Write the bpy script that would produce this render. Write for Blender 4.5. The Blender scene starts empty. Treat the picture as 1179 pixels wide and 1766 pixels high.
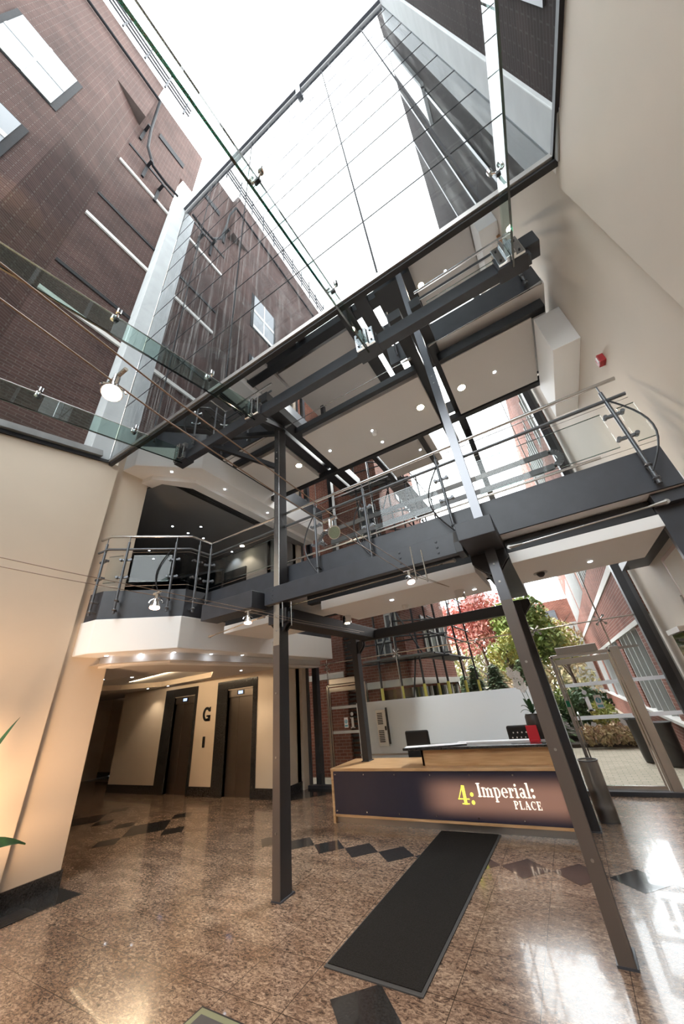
import bpy, math, random
from mathutils import Vector, Matrix
random.seed(7)
C = bpy.context.scene.collection
SC = bpy.context.scene
PI = math.pi

# ---------------------------------------------------------------- camera
cam_d = bpy.data.cameras.new('camera')
cam = bpy.data.objects.new('camera', cam_d); C.objects.link(cam)
RR = [[0.84953163, 0.51923195, -0.09324262],
      [-0.32377384, 0.37364179, -0.86923088],
      [-0.41649311, 0.76862865, 0.48553424]]
M = Matrix.Identity(4)
for i in range(3):
    M[i][0] = RR[0][i]; M[i][1] = -RR[1][i]; M[i][2] = -RR[2][i]
M[0][3], M[1][3], M[2][3] = 0, 0, 1.8
cam.matrix_world = M
cam_d.sensor_fit = 'VERTICAL'; cam_d.sensor_height = 36; cam_d.sensor_width = 24
cam_d.lens = 577.96 * 36 / 1766
cam_d.clip_start = 0.03; cam_d.clip_end = 500
SC.camera = cam

# ---------------------------------------------------------------- world, sun, exposure
SC.view_settings.view_transform = 'Standard'
SC.view_settings.look = 'None'
SC.view_settings.exposure = 1.5
SC.view_settings.gamma = 1
SC.view_settings.use_curve_mapping = False
W = bpy.data.worlds.new('overcast_sky'); SC.world = W; W.use_nodes = True
wn = W.node_tree; wn.nodes.clear()
wo = wn.nodes.new('ShaderNodeOutputWorld'); wb = wn.nodes.new('ShaderNodeBackground')
wt = wn.nodes.new('ShaderNodeTexCoord'); wnz = wn.nodes.new('ShaderNodeTexNoise')
wr = wn.nodes.new('ShaderNodeValToRGB')
wnz.inputs['Scale'].default_value = 2.2; wnz.inputs['Detail'].default_value = 4
wr.color_ramp.elements[0].color = (0.86, 0.91, 0.98, 1); wr.color_ramp.elements[1].color = (1, 1, 1, 1)
wn.links.new(wt.outputs['Generated'], wnz.inputs['Vector'])
wn.links.new(wnz.outputs['Fac'], wr.inputs['Fac'])
wn.links.new(wr.outputs['Color'], wb.inputs['Color'])
wb.inputs['Strength'].default_value = 3.4
wn.links.new(wb.outputs[0], wo.inputs['Surface'])
sd = bpy.data.lights.new('sun', 'SUN'); sd.energy = 2.2; sd.angle = math.radians(12); sd.color = (1, .97, .92)
sun = bpy.data.objects.new('sun', sd); C.objects.link(sun)
sun.rotation_euler = Vector((-0.30, -0.62, -0.75)).to_track_quat('-Z', 'Y').to_euler()

# ---------------------------------------------------------------- materials
MT = {}
def newmat(name):
    m = bpy.data.materials.new(name); m.use_nodes = True
    MT[name] = m
    return m, m.node_tree, m.node_tree.nodes['Principled BSDF']
def plain(name, col, rough=.5, metal=0, spec=.5, coat=0, noise=0, nscale=6, bump=0, emit=None, es=0):
    m, nt, b = newmat(name)
    b.inputs['Base Color'].default_value = (*col, 1)
    b.inputs['Roughness'].default_value = rough
    b.inputs['Metallic'].default_value = metal
    b.inputs['Specular IOR Level'].default_value = spec
    b.inputs['Coat Weight'].default_value = coat
    if emit:
        b.inputs['Emission Color'].default_value = (*emit, 1); b.inputs['Emission Strength'].default_value = es
    if noise or bump:
        tc = nt.nodes.new('ShaderNodeTexCoord'); n = nt.nodes.new('ShaderNodeTexNoise')
        n.inputs['Scale'].default_value = nscale; n.inputs['Detail'].default_value = 5
        nt.links.new(tc.outputs['Object'], n.inputs['Vector'])
        if noise:
            r = nt.nodes.new('ShaderNodeValToRGB')
            r.color_ramp.elements[0].position = .3; r.color_ramp.elements[1].position = .7
            r.color_ramp.elements[0].color = (*[max(0, c*(1-noise)) for c in col], 1)
            r.color_ramp.elements[1].color = (*[min(1, c*(1+noise)) for c in col], 1)
            nt.links.new(n.outputs['Fac'], r.inputs['Fac']); nt.links.new(r.outputs['Color'], b.inputs['Base Color'])
        if bump:
            bp = nt.nodes.new('ShaderNodeBump'); bp.inputs['Strength'].default_value = bump; bp.inputs['Distance'].default_value = .01
            nt.links.new(n.outputs['Fac'], bp.inputs['Height']); nt.links.new(bp.outputs[0], b.inputs['Normal'])
    return m
plain('plaster', (.60, .53, .455), .75, noise=.03, nscale=1.2)
plain('plaster_warm', (.66, .56, .45), .75, noise=.03, nscale=1.2)
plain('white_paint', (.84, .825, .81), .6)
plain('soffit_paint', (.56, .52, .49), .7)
plain('dark_ceiling', (.24, .235, .235), .8)  # shade of the unlit gallery and tower interiors put into the colour
plain('steel_dark', (.045, .048, .058), .42, spec=.45, noise=.12, nscale=5)
plain('steel_black', (.018, .018, .021), .45)
plain('steel_grey', (.11, .115, .125), .35, metal=.4)
plain('stainless', (.58, .57, .56), .22, metal=1)
plain('stainless_brushed', (.42, .40, .38), .38, metal=1)
plain('stainless_plate', (.16, .16, .17), .34, metal=1)
plain('chrome', (.8, .8, .8), .08, metal=1)
plain('bronze_face', (.16, .135, .12), .35, metal=.55)
plain('lift_steel', (.30, .25, .21), .3, metal=.9, noise=.08, nscale=1)
plain('joint_grey', (.03, .03, .033), .8, spec=.1)
plain('rubber', (.02, .02, .02), .7)
plain('mat_rubber', (.045, .045, .045), .8)
plain('mat_pile', (.018, .0165, .0155), .95, spec=.1, noise=.35, nscale=130, bump=.6)
plain('cable', (.30, .22, .17), .35, metal=.7)
plain('lamp_glow', (1, .8, .6), .4, emit=(1, .72, .42), es=14)
plain('lamp_warm', (1, .9, .7), .4, emit=(1, .86, .58), es=14)
plain('lamp_cool', (.9, .95, 1), .4, emit=(.85, .92, 1), es=9)
plain('bulb_pink', (1, .7, .6), .4, emit=(1, .55, .38), es=9)
plain('display_blue', (.1,.15,.3), .3, emit=(.4,.55,1), es=.7)
plain('brass_green', (.30,.33,.22), .35, metal=.4)
plain('lightbox_white', (1, .9, .8), .4, emit=(1, .84, .66), es=.36)
plain('lightbox_yellow', (.9, .85, .2), .4, emit=(.85, .80, .10), es=.34)
plain('red_plastic', (.33, .015, .02), .35)
plain('red_card', (.62, .015, .03), .5)
plain('green_sign', (.0, .16, .08), .4)
plain('black_plastic', (.012, .012, .013), .4)
plain('chair_fabric', (.02, .02, .022), .9)
plain('black_granite', (.028, .027, .027), .12, coat=.4, noise=.9, nscale=70)
plain('paper', (.85, .84, .86), .7)
def film(name, col, tl=.6):
    m, nt, b = newmat(name); b.inputs['Base Color'].default_value = (*col, 1); b.inputs['Roughness'].default_value = .45
    o = nt.nodes['Material Output']; t_ = nt.nodes.new('ShaderNodeBsdfTranslucent'); t_.inputs['Color'].default_value = (*col, 1)
    mx = nt.nodes.new('ShaderNodeMixShader'); mx.inputs[0].default_value = tl
    nt.links.new(b.outputs[0], mx.inputs[1]); nt.links.new(t_.outputs[0], mx.inputs[2]); nt.links.new(mx.outputs[0], o.inputs['Surface'])
film('film_white', (.86, .86, .88), .5)
film('partition_white', (.88, .90, .92), .68)
plain('film_blue', (.14, .42, .55), .5)
plain('grille_white', (.66, .64, .60), .5)
plain('shadow_slot', (.05, .05, .055), .8)
plain('concrete_pier', (.36, .37, .37), .75, noise=.07, nscale=3)
plain('concrete_dark', (.20, .20, .20), .8, noise=.2, nscale=3)
plain('stone_band', (.48, .46, .43), .75, noise=.04)
plain('render_grey', (.26, .26, .25), .85, noise=.08, nscale=2)
plain('window_frame_white', (.50, .50, .49), .5)
plain('drain_pipe', (.010, .010, .012), .7, spec=.15)
plain('bark', (.09, .06, .045), .9, noise=.3, nscale=10)
plain('bin_black', (.015, .015, .016), .3)
plain('yellow_sleeve', (.62, .55, .12), .6)
plain('scaffold_tube', (.035, .035, .04), .6, spec=.2)
plain('scaffold_board', (.12, .12, .12), .8)
plain('picture_wood', (.42, .24, .14), .5)
plain('picture_mount', (.66, .60, .50), .7)
plain('pot_dark', (.05, .042, .04), .45)
plain('petal', (.85, .84, .84), .6)
plain('fabric_wood_tower', (.50, .26, .12), .6)
plain('soil', (.06, .045, .035), .95)
plain('dark_wood_red', (.10, .015, .012), .4)

def leafmat(name, c1, c2, nscale=1.5):
    m, nt, b = newmat(name)
    tc = nt.nodes.new('ShaderNodeTexCoord'); n = nt.nodes.new('ShaderNodeTexNoise')
    n.inputs['Scale'].default_value = nscale; n.inputs['Detail'].default_value = 3
    r = nt.nodes.new('ShaderNodeValToRGB')
    r.color_ramp.elements[0].position = .38; r.color_ramp.elements[1].position = .62
    r.color_ramp.elements[0].color = (*c1, 1); r.color_ramp.elements[1].color = (*c2, 1)
    nt.links.new(tc.outputs['Object'], n.inputs['Vector']); nt.links.new(n.outputs['Fac'], r.inputs['Fac'])
    nt.links.new(r.outputs['Color'], b.inputs['Base Color']); b.inputs['Roughness'].default_value = .6
    return m
leafmat('leaf_green', (.10, .16, .03), (.26, .32, .07))
leafmat('leaf_dark', (.03, .07, .02), (.08, .15, .05))
leafmat('leaf_conifer', (.07, .13, .06), (.20, .27, .12))
leafmat('leaf_red', (.42, .10, .08), (.60, .27, .22))
leafmat('leaf_yellow', (.42, .34, .08), (.30, .36, .08))
leafmat('leaf_pale', (.50, .40, .20), (.42, .25, .16), 6)
leafmat('leaf_mixed', (.30, .32, .13), (.52, .38, .26), .5)
leafmat('leaf_plant', (.02, .06, .02), (.03, .10, .03), 8)

def brick(name, c1, c2, cm, sc=1.0, mode='X', bw=.225, bh=.075):
    m, nt, b = newmat(name)
    g = nt.nodes.new('ShaderNodeNewGeometry'); s = nt.nodes.new('ShaderNodeSeparateXYZ')
    cb = nt.nodes.new('ShaderNodeCombineXYZ'); add = nt.nodes.new('ShaderNodeMath'); add.operation = 'ADD'
    nt.links.new(g.outputs['Position'], s.inputs[0])
    nt.links.new(s.outputs['X'], add.inputs[0]); nt.links.new(s.outputs['Y'], add.inputs[1])
    nt.links.new(add.outputs[0], cb.inputs['X']); nt.links.new(s.outputs['Z'], cb.inputs['Y'])
    t = nt.nodes.new('ShaderNodeTexBrick')
    t.inputs['Scale'].default_value = sc; t.inputs['Brick Width'].default_value = bw; t.inputs['Row Height'].default_value = bh
    t.inputs['Mortar Size'].default_value = .007; t.inputs['Color1'].default_value = (*c1, 1)
    t.inputs['Color2'].default_value = (*c2, 1); t.inputs['Mortar'].default_value = (*cm, 1)
    t.inputs['Bias'].default_value = -.1
    nt.links.new(cb.outputs[0], t.inputs['Vector'])
    n = nt.nodes.new('ShaderNodeTexNoise'); n.inputs['Scale'].default_value = 1.3; n.inputs['Detail'].default_value = 6
    nt.links.new(g.outputs['Position'], n.inputs['Vector'])
    mx = nt.nodes.new('ShaderNodeMix'); mx.data_type = 'RGBA'; mx.blend_type = 'MULTIPLY'; mx.inputs[0].default_value = 1
    r = nt.nodes.new('ShaderNodeValToRGB'); r.color_ramp.elements[0].position = .3; r.color_ramp.elements[1].position = .7
    r.color_ramp.elements[0].color = (.72, .72, .72, 1); r.color_ramp.elements[1].color = (1.15, 1.12, 1.12, 1)
    nt.links.new(n.outputs['Fac'], r.inputs['Fac']); nt.links.new(t.outputs['Color'], mx.inputs[6]); nt.links.new(r.outputs['Color'], mx.inputs[7])
    nt.links.new(mx.outputs[2], b.inputs['Base Color']); b.inputs['Roughness'].default_value = .9; b.inputs['Specular IOR Level'].default_value = .15
    return m
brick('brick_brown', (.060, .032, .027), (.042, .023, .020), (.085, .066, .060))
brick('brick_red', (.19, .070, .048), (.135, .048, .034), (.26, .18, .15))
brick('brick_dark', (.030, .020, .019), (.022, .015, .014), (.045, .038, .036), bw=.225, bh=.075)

def granite():
    m, nt, b = newmat('granite_floor')
    g = nt.nodes.new('ShaderNodeNewGeometry')
    def noise(sc, det, rough, stretch):
        mp = nt.nodes.new('ShaderNodeMapping'); mp.inputs['Rotation'].default_value = (0, 0, stretch[1]); mp.inputs['Scale'].default_value = (1, stretch[0], 1)
        n = nt.nodes.new('ShaderNodeTexNoise'); n.inputs['Scale'].default_value = sc; n.inputs['Detail'].default_value = det; n.inputs['Roughness'].default_value = rough
        nt.links.new(g.outputs['Position'], mp.inputs[0]); nt.links.new(mp.outputs[0], n.inputs['Vector'])
        return n
    n1 = noise(24, 10, .80, (1.9, .55)); n1.inputs['Distortion'].default_value = .9; n2 = noise(1.9, 5, .62, (2.8, .45)); n2.inputs['Distortion'].default_value = .6
    r = nt.nodes.new('ShaderNodeValToRGB'); e = r.color_ramp.elements
    e[0].position = .37; e[0].color = (.028, .020, .017, 1); e[1].position = .63; e[1].color = (.50, .40, .31, 1)
    x = e.new(.455); x.color = (.15, .105, .080, 1); x = e.new(.53); x.color = (.31, .225, .165, 1)
    nt.links.new(n1.outputs['Fac'], r.inputs['Fac'])
    r2 = nt.nodes.new('ShaderNodeValToRGB'); r2.color_ramp.elements[0].position = .35; r2.color_ramp.elements[0].color = (.66, .58, .54, 1)
    r2.color_ramp.elements[1].position = .65; r2.color_ramp.elements[1].color = (1.12, 1.1, 1.08, 1)
    nt.links.new(n2.outputs['Fac'], r2.inputs['Fac'])
    mx = nt.nodes.new('ShaderNodeMix'); mx.data_type = 'RGBA'; mx.blend_type = 'MULTIPLY'; mx.inputs[0].default_value = 1
    nt.links.new(r.outputs['Color'], mx.inputs[6]); nt.links.new(r2.outputs['Color'], mx.inputs[7])
    # tile joints
    br = nt.nodes.new('ShaderNodeTexBrick'); br.offset = 0; br.squash = 1
    br.inputs['Scale'].default_value = 1; br.inputs['Brick Width'].default_value = .52; br.inputs['Row Height'].default_value = .52
    br.inputs['Mortar Size'].default_value = .0028; br.inputs['Mortar Smooth'].default_value = 0
    br.inputs['Color1'].default_value = (1, 1, 1, 1); br.inputs['Color2'].default_value = (.9, .89, .88, 1); br.inputs['Mortar'].default_value = (.22, .2, .18, 1)
    mp = nt.nodes.new('ShaderNodeMapping'); mp.inputs['Location'].default_value = (.82, -2.78 + .52*10, 0)
    nt.links.new(g.outputs['Position'], mp.inputs[0]); nt.links.new(mp.outputs[0], br.inputs['Vector'])
    m2 = nt.nodes.new('ShaderNodeMix'); m2.data_type = 'RGBA'; m2.blend_type = 'MULTIPLY'; m2.inputs[0].default_value = 1
    nt.links.new(mx.outputs[2], m2.inputs[6]); nt.links.new(br.outputs['Color'], m2.inputs[7])
    nt.links.new(m2.outputs[2], b.inputs['Base Color'])
    b.inputs['Roughness'].default_value = .2; b.inputs['Specular IOR Level'].default_value = .5
    b.inputs['Coat Weight'].default_value = .28; b.inputs['Coat Roughness'].default_value = .035
granite()

def wood():
    m, nt, b = newmat('maple_wood')
    tc = nt.nodes.new('ShaderNodeTexCoord'); mp = nt.nodes.new('ShaderNodeMapping'); mp.inputs['Scale'].default_value = (1.2, 8, 14)
    n = nt.nodes.new('ShaderNodeTexNoise'); n.inputs['Scale'].default_value = 2.2; n.inputs['Detail'].default_value = 5
    r = nt.nodes.new('ShaderNodeValToRGB'); r.color_ramp.elements[0].position = .35; r.color_ramp.elements[0].color = (.52, .30, .14, 1)
    r.color_ramp.elements[1].position = .68; r.color_ramp.elements[1].color = (.70, .45, .24, 1)
    nt.links.new(tc.outputs['Object'], mp.inputs[0]); nt.links.new(mp.outputs[0], n.inputs['Vector']); nt.links.new(n.outputs['Fac'], r.inputs['Fac'])
    nt.links.new(r.outputs['Color'], b.inputs['Base Color']); b.inputs['Roughness'].default_value = .35
wood()

def paving():
    m, nt, b = newmat('paving')
    g = nt.nodes.new('ShaderNodeNewGeometry')
    t = nt.nodes.new('ShaderNodeTexBrick'); t.inputs['Scale'].default_value = 1; t.inputs['Brick Width'].default_value = .2; t.inputs['Row Height'].default_value = .1
    t.inputs['Mortar Size'].default_value = .006; t.inputs['Color1'].default_value = (.42, .35, .27, 1); t.inputs['Color2'].default_value = (.34, .29, .22, 1); t.inputs['Mortar'].default_value = (.20, .20, .14, 1)
    nt.links.new(g.outputs['Position'], t.inputs['Vector']); nt.links.new(t.outputs['Color'], b.inputs['Base Color']); b.inputs['Roughness'].default_value = .85
paving()

def glass(name, tint, fmin, fmax, rough=0.0, dirt=0, power=4.0, refl=(1, 1, 1)):
    """architectural glass: tinted see-through plus a mirror layer that grows towards grazing angles"""
    m = bpy.data.materials.new(name); m.use_nodes = True; MT[name] = m
    nt = m.node_tree; nt.nodes.clear()
    o = nt.nodes.new('ShaderNodeOutputMaterial'); tr = nt.nodes.new('ShaderNodeBsdfTransparent'); gl = nt.nodes.new('ShaderNodeBsdfGlossy')
    tr.inputs['Color'].default_value = (*tint, 1); gl.inputs['Roughness'].default_value = rough; gl.inputs['Color'].default_value = (*refl, 1)
    lw = nt.nodes.new('ShaderNodeLayerWeight'); lw.inputs['Blend'].default_value = .5
    pw = nt.nodes.new('ShaderNodeMath'); pw.operation = 'POWER'; pw.inputs[1].default_value = power
    mr = nt.nodes.new('ShaderNodeMapRange'); mr.inputs['To Min'].default_value = fmin; mr.inputs['To Max'].default_value = fmax
    nt.links.new(lw.outputs['Facing'], pw.inputs[0]); nt.links.new(pw.outputs[0], mr.inputs['Value'])
    mx = nt.nodes.new('ShaderNodeMixShader')
    nt.links.new(mr.outputs[0], mx.inputs[0]); nt.links.new(tr.outputs[0], mx.inputs[1]); nt.links.new(gl.outputs[0], mx.inputs[2])
    last = mx
    if dirt:
        g = nt.nodes.new('ShaderNodeNewGeometry'); mp = nt.nodes.new('ShaderNodeMapping'); mp.inputs['Scale'].default_value = (14, 14, .5)
        n = nt.nodes.new('ShaderNodeTexNoise'); n.inputs['Scale'].default_value = 1; n.inputs['Detail'].default_value = 6; n.inputs['Roughness'].default_value = .6
        nt.links.new(g.outputs['Position'], mp.inputs[0]); nt.links.new(mp.outputs[0], n.inputs['Vector'])
        r = nt.nodes.new('ShaderNodeMapRange'); r.inputs['From Min'].default_value = .5; r.inputs['From Max'].default_value = .78; r.inputs['To Max'].default_value = dirt
        nt.links.new(n.outputs['Fac'], r.inputs['Value'])
        d = nt.nodes.new('ShaderNodeBsdfDiffuse'); d.inputs['Color'].default_value = (.6, .6, .58, 1)
        m2 = nt.nodes.new('ShaderNodeMixShader'); nt.links.new(r.outputs[0], m2.inputs[0]); nt.links.new(mx.outputs[0], m2.inputs[1]); nt.links.new(d.outputs[0], m2.inputs[2])
        last = m2
    nt.links.new(last.outputs[0], o.inputs['Surface'])
    return m
glass('glass_roof', (.91, .95, .94), .015, .4)
glass('glass_facade', (.34, .37, .38), .26, .8, dirt=.22, power=2.0, refl=(.97, .98, 1))
glass('glass_clear', (.95, .97, .965), .016, .5)
glass('glass_green', (.78, .88, .85), .10, .6)
glass('glass_edge', (.02, .13, .10), .12, .5, rough=.1)
glass('glass_window', (.10, .12, .12), .08, .6, power=3)
glass('glass_screen', (.10, .14, .17), .008, .12, power=3, refl=(.7,.85,1))
glass('glass_tint', (.55, .58, .60), .16, .7)
plain('window_bright', (.11, .12, .135), .3, spec=.3)
plain('window_dark', (.03, .04, .04), .05, spec=.9)

# lightbox panel: dark blue panel with a lit rectangle behind the lettering
def lightbox():
    m, nt, b = newmat('lightbox_panel')
    b.inputs['Base Color'].default_value = (.030, .029, .050, 1); b.inputs['Roughness'].default_value = .3
    g = nt.nodes.new('ShaderNodeNewGeometry'); s = nt.nodes.new('ShaderNodeSeparateXYZ'); nt.links.new(g.outputs['Position'], s.inputs[0])
    def ramp(sock, a, bb, up=True):
        r = nt.nodes.new('ShaderNodeMapRange'); r.interpolation_type = 'SMOOTHSTEP'
        r.inputs['From Min'].default_value = a; r.inputs['From Max'].default_value = bb
        r.inputs['To Min'].default_value = 0 if up else 1; r.inputs['To Max'].default_value = 1 if up else 0
        nt.links.new(sock, r.inputs['Value']); return r.outputs[0]
    def mul(a, c):
        x = nt.nodes.new('ShaderNodeMath'); x.operation = 'MULTIPLY'; nt.links.new(a, x.inputs[0]); nt.links.new(c, x.inputs[1]); return x.outputs[0]
    f = mul(mul(ramp(s.outputs['X'], -2.62, -2.05), ramp(s.outputs['X'], -.60, -.50, False)), mul(ramp(s.outputs['Z'], .12, .33), ramp(s.outputs['Z'], .44, .68, False)))
    es = nt.nodes.new('ShaderNodeMath'); es.operation = 'MULTIPLY'; es.inputs[1].default_value = .105; nt.links.new(f, es.inputs[0])
    b.inputs['Emission Color'].default_value = (1, .50, .32, 1); nt.links.new(es.outputs[0], b.inputs['Emission Strength'])
lightbox()

# ---------------------------------------------------------------- mesh helpers
class MB:
    def __init__(s): s.v = []; s.f = []; s.m = []
    def add(s, vs, fs, mi=0):
        o = len(s.v); s.v += [tuple(v) for v in vs]; s.f += [tuple(i+o for i in f) for f in fs]; s.m += [mi]*len(fs); return s
    def box(s, x0, y0, z0, x1, y1, z1, mi=0):
        if x0 > x1: x0, x1 = x1, x0
        if y0 > y1: y0, y1 = y1, y0
        if z0 > z1: z0, z1 = z1, z0
        return s.add([(x0,y0,z0),(x1,y0,z0),(x1,y1,z0),(x0,y1,z0),(x0,y0,z1),(x1,y0,z1),(x1,y1,z1),(x0,y1,z1)],
                     [(0,3,2,1),(4,5,6,7),(0,1,5,4),(1,2,6,5),(2,3,7,6),(3,0,4,7)], mi)
    def bar(s, p, q, w, h, mi=0, up=(0,0,1)):
        p = Vector(p); q = Vector(q); d = (q-p).normalized(); u = Vector(up)
        if abs(d.dot(u)) > .99: u = Vector((0,1,0))
        a = d.cross(u).normalized()*w/2; b = a.cross(d).normalized()*h/2
        vs = [p-a-b, p+a-b, p+a+b, p-a+b, q-a-b, q+a-b, q+a+b, q-a+b]
        return s.add(vs, [(0,3,2,1),(4,5,6,7),(0,1,5,4),(1,2,6,5),(2,3,7,6),(3,0,4,7)], mi)
    def cyl(s, p, q, r, n=10, r2=None, mi=0, caps=True):
        p = Vector(p); q = Vector(q); d = (q-p).normalized(); r2 = r if r2 is None else r2
        u = Vector((0,0,1)) if abs(d.z) < .95 else Vector((1,0,0))
        a = d.cross(u).normalized(); b = d.cross(a)
        vs = []
        for i in range(n):
            t = 2*PI*i/n; w = a*math.cos(t)+b*math.sin(t); vs += [p+w*r, q+w*r2]
        fs = [(2*i, 2*((i+1)%n), 2*((i+1)%n)+1, 2*i+1) for i in range(n)]
        if caps: fs += [tuple(2*i for i in reversed(range(n))), tuple(2*i+1 for i in range(n))]
        return s.add(vs, fs, mi)
    def tube(s, path, r, n=8, mi=0):
        path = [Vector(p) for p in path]; rs = r if isinstance(r, (list, tuple)) else [r]*len(path)
        rings = []; prev = None
        for i, p in enumerate(path):
            d = (path[min(i+1, len(path)-1)] - path[max(i-1, 0)]).normalized()
            if prev is None:
                u = Vector((0,0,1)) if abs(d.z) < .9 else Vector((1,0,0)); a = d.cross(u).normalized()
            else:
                a = (prev - d*prev.dot(d)).normalized()
            prev = a; b = d.cross(a)
            rings.append([p + (a*math.cos(2*PI*k/n) + b*math.sin(2*PI*k/n))*rs[i] for k in range(n)])
        vs = [v for g in rings for v in g]
        fs = [(i*n+k, i*n+(k+1)%n, (i+1)*n+(k+1)%n, (i+1)*n+k) for i in range(len(path)-1) for k in range(n)]
        fs += [tuple(reversed(range(n))), tuple((len(path)-1)*n+k for k in range(n))]
        return s.add(vs, fs, mi)
    def ball(s, c, r, n=10, mi=0, sc=(1,1,1)):
        vs = []; m = n//2
        for j in range(1, m):
            t = PI*j/m
            for i in range(n):
                f = 2*PI*i/n; vs.append((c[0]+r*sc[0]*math.sin(t)*math.cos(f), c[1]+r*sc[1]*math.sin(t)*math.sin(f), c[2]+r*sc[2]*math.cos(t)))
        top = len(vs); vs += [(c[0], c[1], c[2]+r*sc[2]), (c[0], c[1], c[2]-r*sc[2])]
        fs = [(j*n+i, (j+1)*n+i, (j+1)*n+(i+1)%n, j*n+(i+1)%n) for j in range(m-2) for i in range(n)]
        fs += [(top, i, (i+1)%n) for i in range(n)] + [(top+1, (m-2)*n+(i+1)%n, (m-2)*n+i) for i in range(n)]
        return s.add(vs, fs, mi)
    def prism(s, poly, z0, z1, mi=0):
        n = len(poly)
        A = sum(poly[i][0]*poly[(i+1)%n][1]-poly[(i+1)%n][0]*poly[i][1] for i in range(n))
        if A < 0: poly = poly[::-1]
        vs = [(x, y, z0) for x, y in poly] + [(x, y, z1) for x, y in poly]
        fs = [tuple(reversed(range(n))), tuple(range(n, 2*n))] + [(i, (i+1)%n, n+(i+1)%n, n+i) for i in range(n)]
        return s.add(vs, fs, mi)
    def yprism(s, poly, y0, y1, mi=0):   # poly in (x,z)
        n = len(poly); vs = [(x, y0, z) for x, z in poly] + [(x, y1, z) for x, z in poly]
        fs = [tuple(range(n)), tuple(reversed(range(n, 2*n)))] + [(i, n+i, n+(i+1)%n, (i+1)%n) for i in range(n)]
        return s.add(vs, fs, mi)
    def xprism(s, poly, x0, x1, mi=0):   # poly in (y,z)
        n = len(poly); vs = [(x0, y, z) for y, z in poly] + [(x1, y, z) for y, z in poly]
        fs = [tuple(reversed(range(n))), tuple(range(n, 2*n))] + [(i, (i+1)%n, n+(i+1)%n, n+i) for i in range(n)]
        return s.add(vs, fs, mi)
    def build(s, name, mats, parent=None, smooth=False, bevel=0, loc=None):
        me = bpy.data.meshes.new(name); me.from_pydata(s.v, [], s.f)
        if isinstance(mats, str): mats = [mats]
        for m in mats: me.materials.append(MT[m])
        for p, mi in zip(me.polygons, s.m): p.material_index = mi
        if smooth:
            for p in me.polygons: p.use_smooth = True
            try: me.set_sharp_from_angle(angle=math.radians(40))
            except Exception: pass
        me.validate(); me.update()
        o = bpy.data.objects.new(name, me); C.objects.link(o)
        if parent is not None:
            o.parent = parent; o.matrix_parent_inverse = Matrix.Translation(-parent.location)
        if bevel:
            b = o.modifiers.new('bevel', 'BEVEL'); b.width = bevel; b.segments = 2; b.limit_method = 'ANGLE'
        if loc is not None: o.location = loc
        return o
def tag(o, label, cat, group=None, kind=None):
    o['label'] = label; o['category'] = cat
    if group: o['group'] = group
    if kind: o['kind'] = kind
    return o
def struct(o):
    o['kind'] = 'structure'; return o
def thing(name, loc, label, cat, group=None):
    o = bpy.data.objects.new(name, None); C.objects.link(o); o.location = loc; o.empty_display_size = .1
    return tag(o, label, cat, group)
def copy_tree(o, parent=None):
    c = o.copy(); C.objects.link(c)
    if parent is not None: c.parent = parent
    for ch in list(o.children): copy_tree(ch, c)
    return c
def B(): return MB()

XL, XR = -6.6, 1.6          # inner faces of the side walls
YF = 2.42                   # upper facade plane (edge of the sloping roof)
ZE = 6.44                   # height of the roof edge
YG = 8.4                    # rear glass wall
SL = .216                   # slope of the glass roof
YB = -4.2                   # room behind the camera
def zroof(y): return ZE + SL*(y-YF)
DZ = 3.65                   # storey height

# ================================================================= STRUCTURE
fl = B(); fl.add([(-17,YB,0),(XR+.3,YB,0),(XR+.3,YG+.1,0),(-17,YG+.1,0)], [(0,1,2,3)], 0)
fl.add([(-17,YB,-.2),(XR+.3,YB,-.2),(XR+.3,YG+.1,-.2),(-17,YG+.1,-.2)], [(3,2,1,0)], 0)
def diamond(cx, cy, rx=.258, ry=.25, z=.0012):
    fl.add([(cx-rx,cy,z),(cx,cy-ry,z),(cx+rx,cy,z),(cx,cy+ry,z)], [(0,1,2,3)], 1)
for k in range(-7, 6): diamond(-1.085+.517*k, 5.33)
diamond(-1.86, 3.0, .27, .255)
for cx in (-7.8, -10.1, -12.4):
    diamond(cx, 5.27, .5, .5, .0012)
    for dx, dy in ((0,-.75),(0,.75),(-.75,0),(.75,0)): diamond(cx+dx, 5.27+dy, .25, .25)
fl.add([(-6.6,-4,.0012),(-6.28,-4,.0012),(-6.02,3.2,.0012),(-6.0,3.29,.0012),(-6.6,3.29,.0012)], [(0,1,2,3,4)], 1)
fl.add([(-6.3,7.0,.0012),(-5.3,7.9,.0012),(-5.3,8.38,.0012),(-6.3,8.38,.0012)], [(0,1,2,3)], 1)
struct(fl.build('floor', ['granite_floor', 'black_granite']))

# left wall: near panel, then a slightly stepped pier
w = B(); w.box(XL-.35, YB, 0, XL+.08, 2.6, zroof(2.6)-.02)
w.v = [(x, y, (zroof(y)-.03 if z > 3 else z)) for x, y, z in w.v]
w.box(XL-.35, 2.6, 0, XL, 3.28, 19.0)
struct(w.build('wall_left', 'plaster_warm', bevel=.008))
w = B(); w.box(XL+.08, YB, 0, XL+.10, 2.6, .16); w.box(XL, 2.6, 0, XL+.02, 3.28, .17); w.box(XL-.35, 3.28, 0, XL+.02, 3.30, .17)
struct(w.build('baseboard_left', 'black_granite'))
# right wall: near pier and recessed far part
w = B(); w.box(XR, YB, 0, XR+.5, 2.66, 7)
w.v = [(x, y, (zroof(min(y, YF)) if z > 3 else z)) for x, y, z in w.v]
w.box(XR+.06, 2.66, 0, XR+.5, YG+.1, 19.0)
struct(w.build('wall_right', 'plaster', bevel=.006))
w = B(); w.box(XL-.4, YB-.2, 0, XR+.5, YB, 6); struct(w.build('wall_back', 'plaster'))
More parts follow.
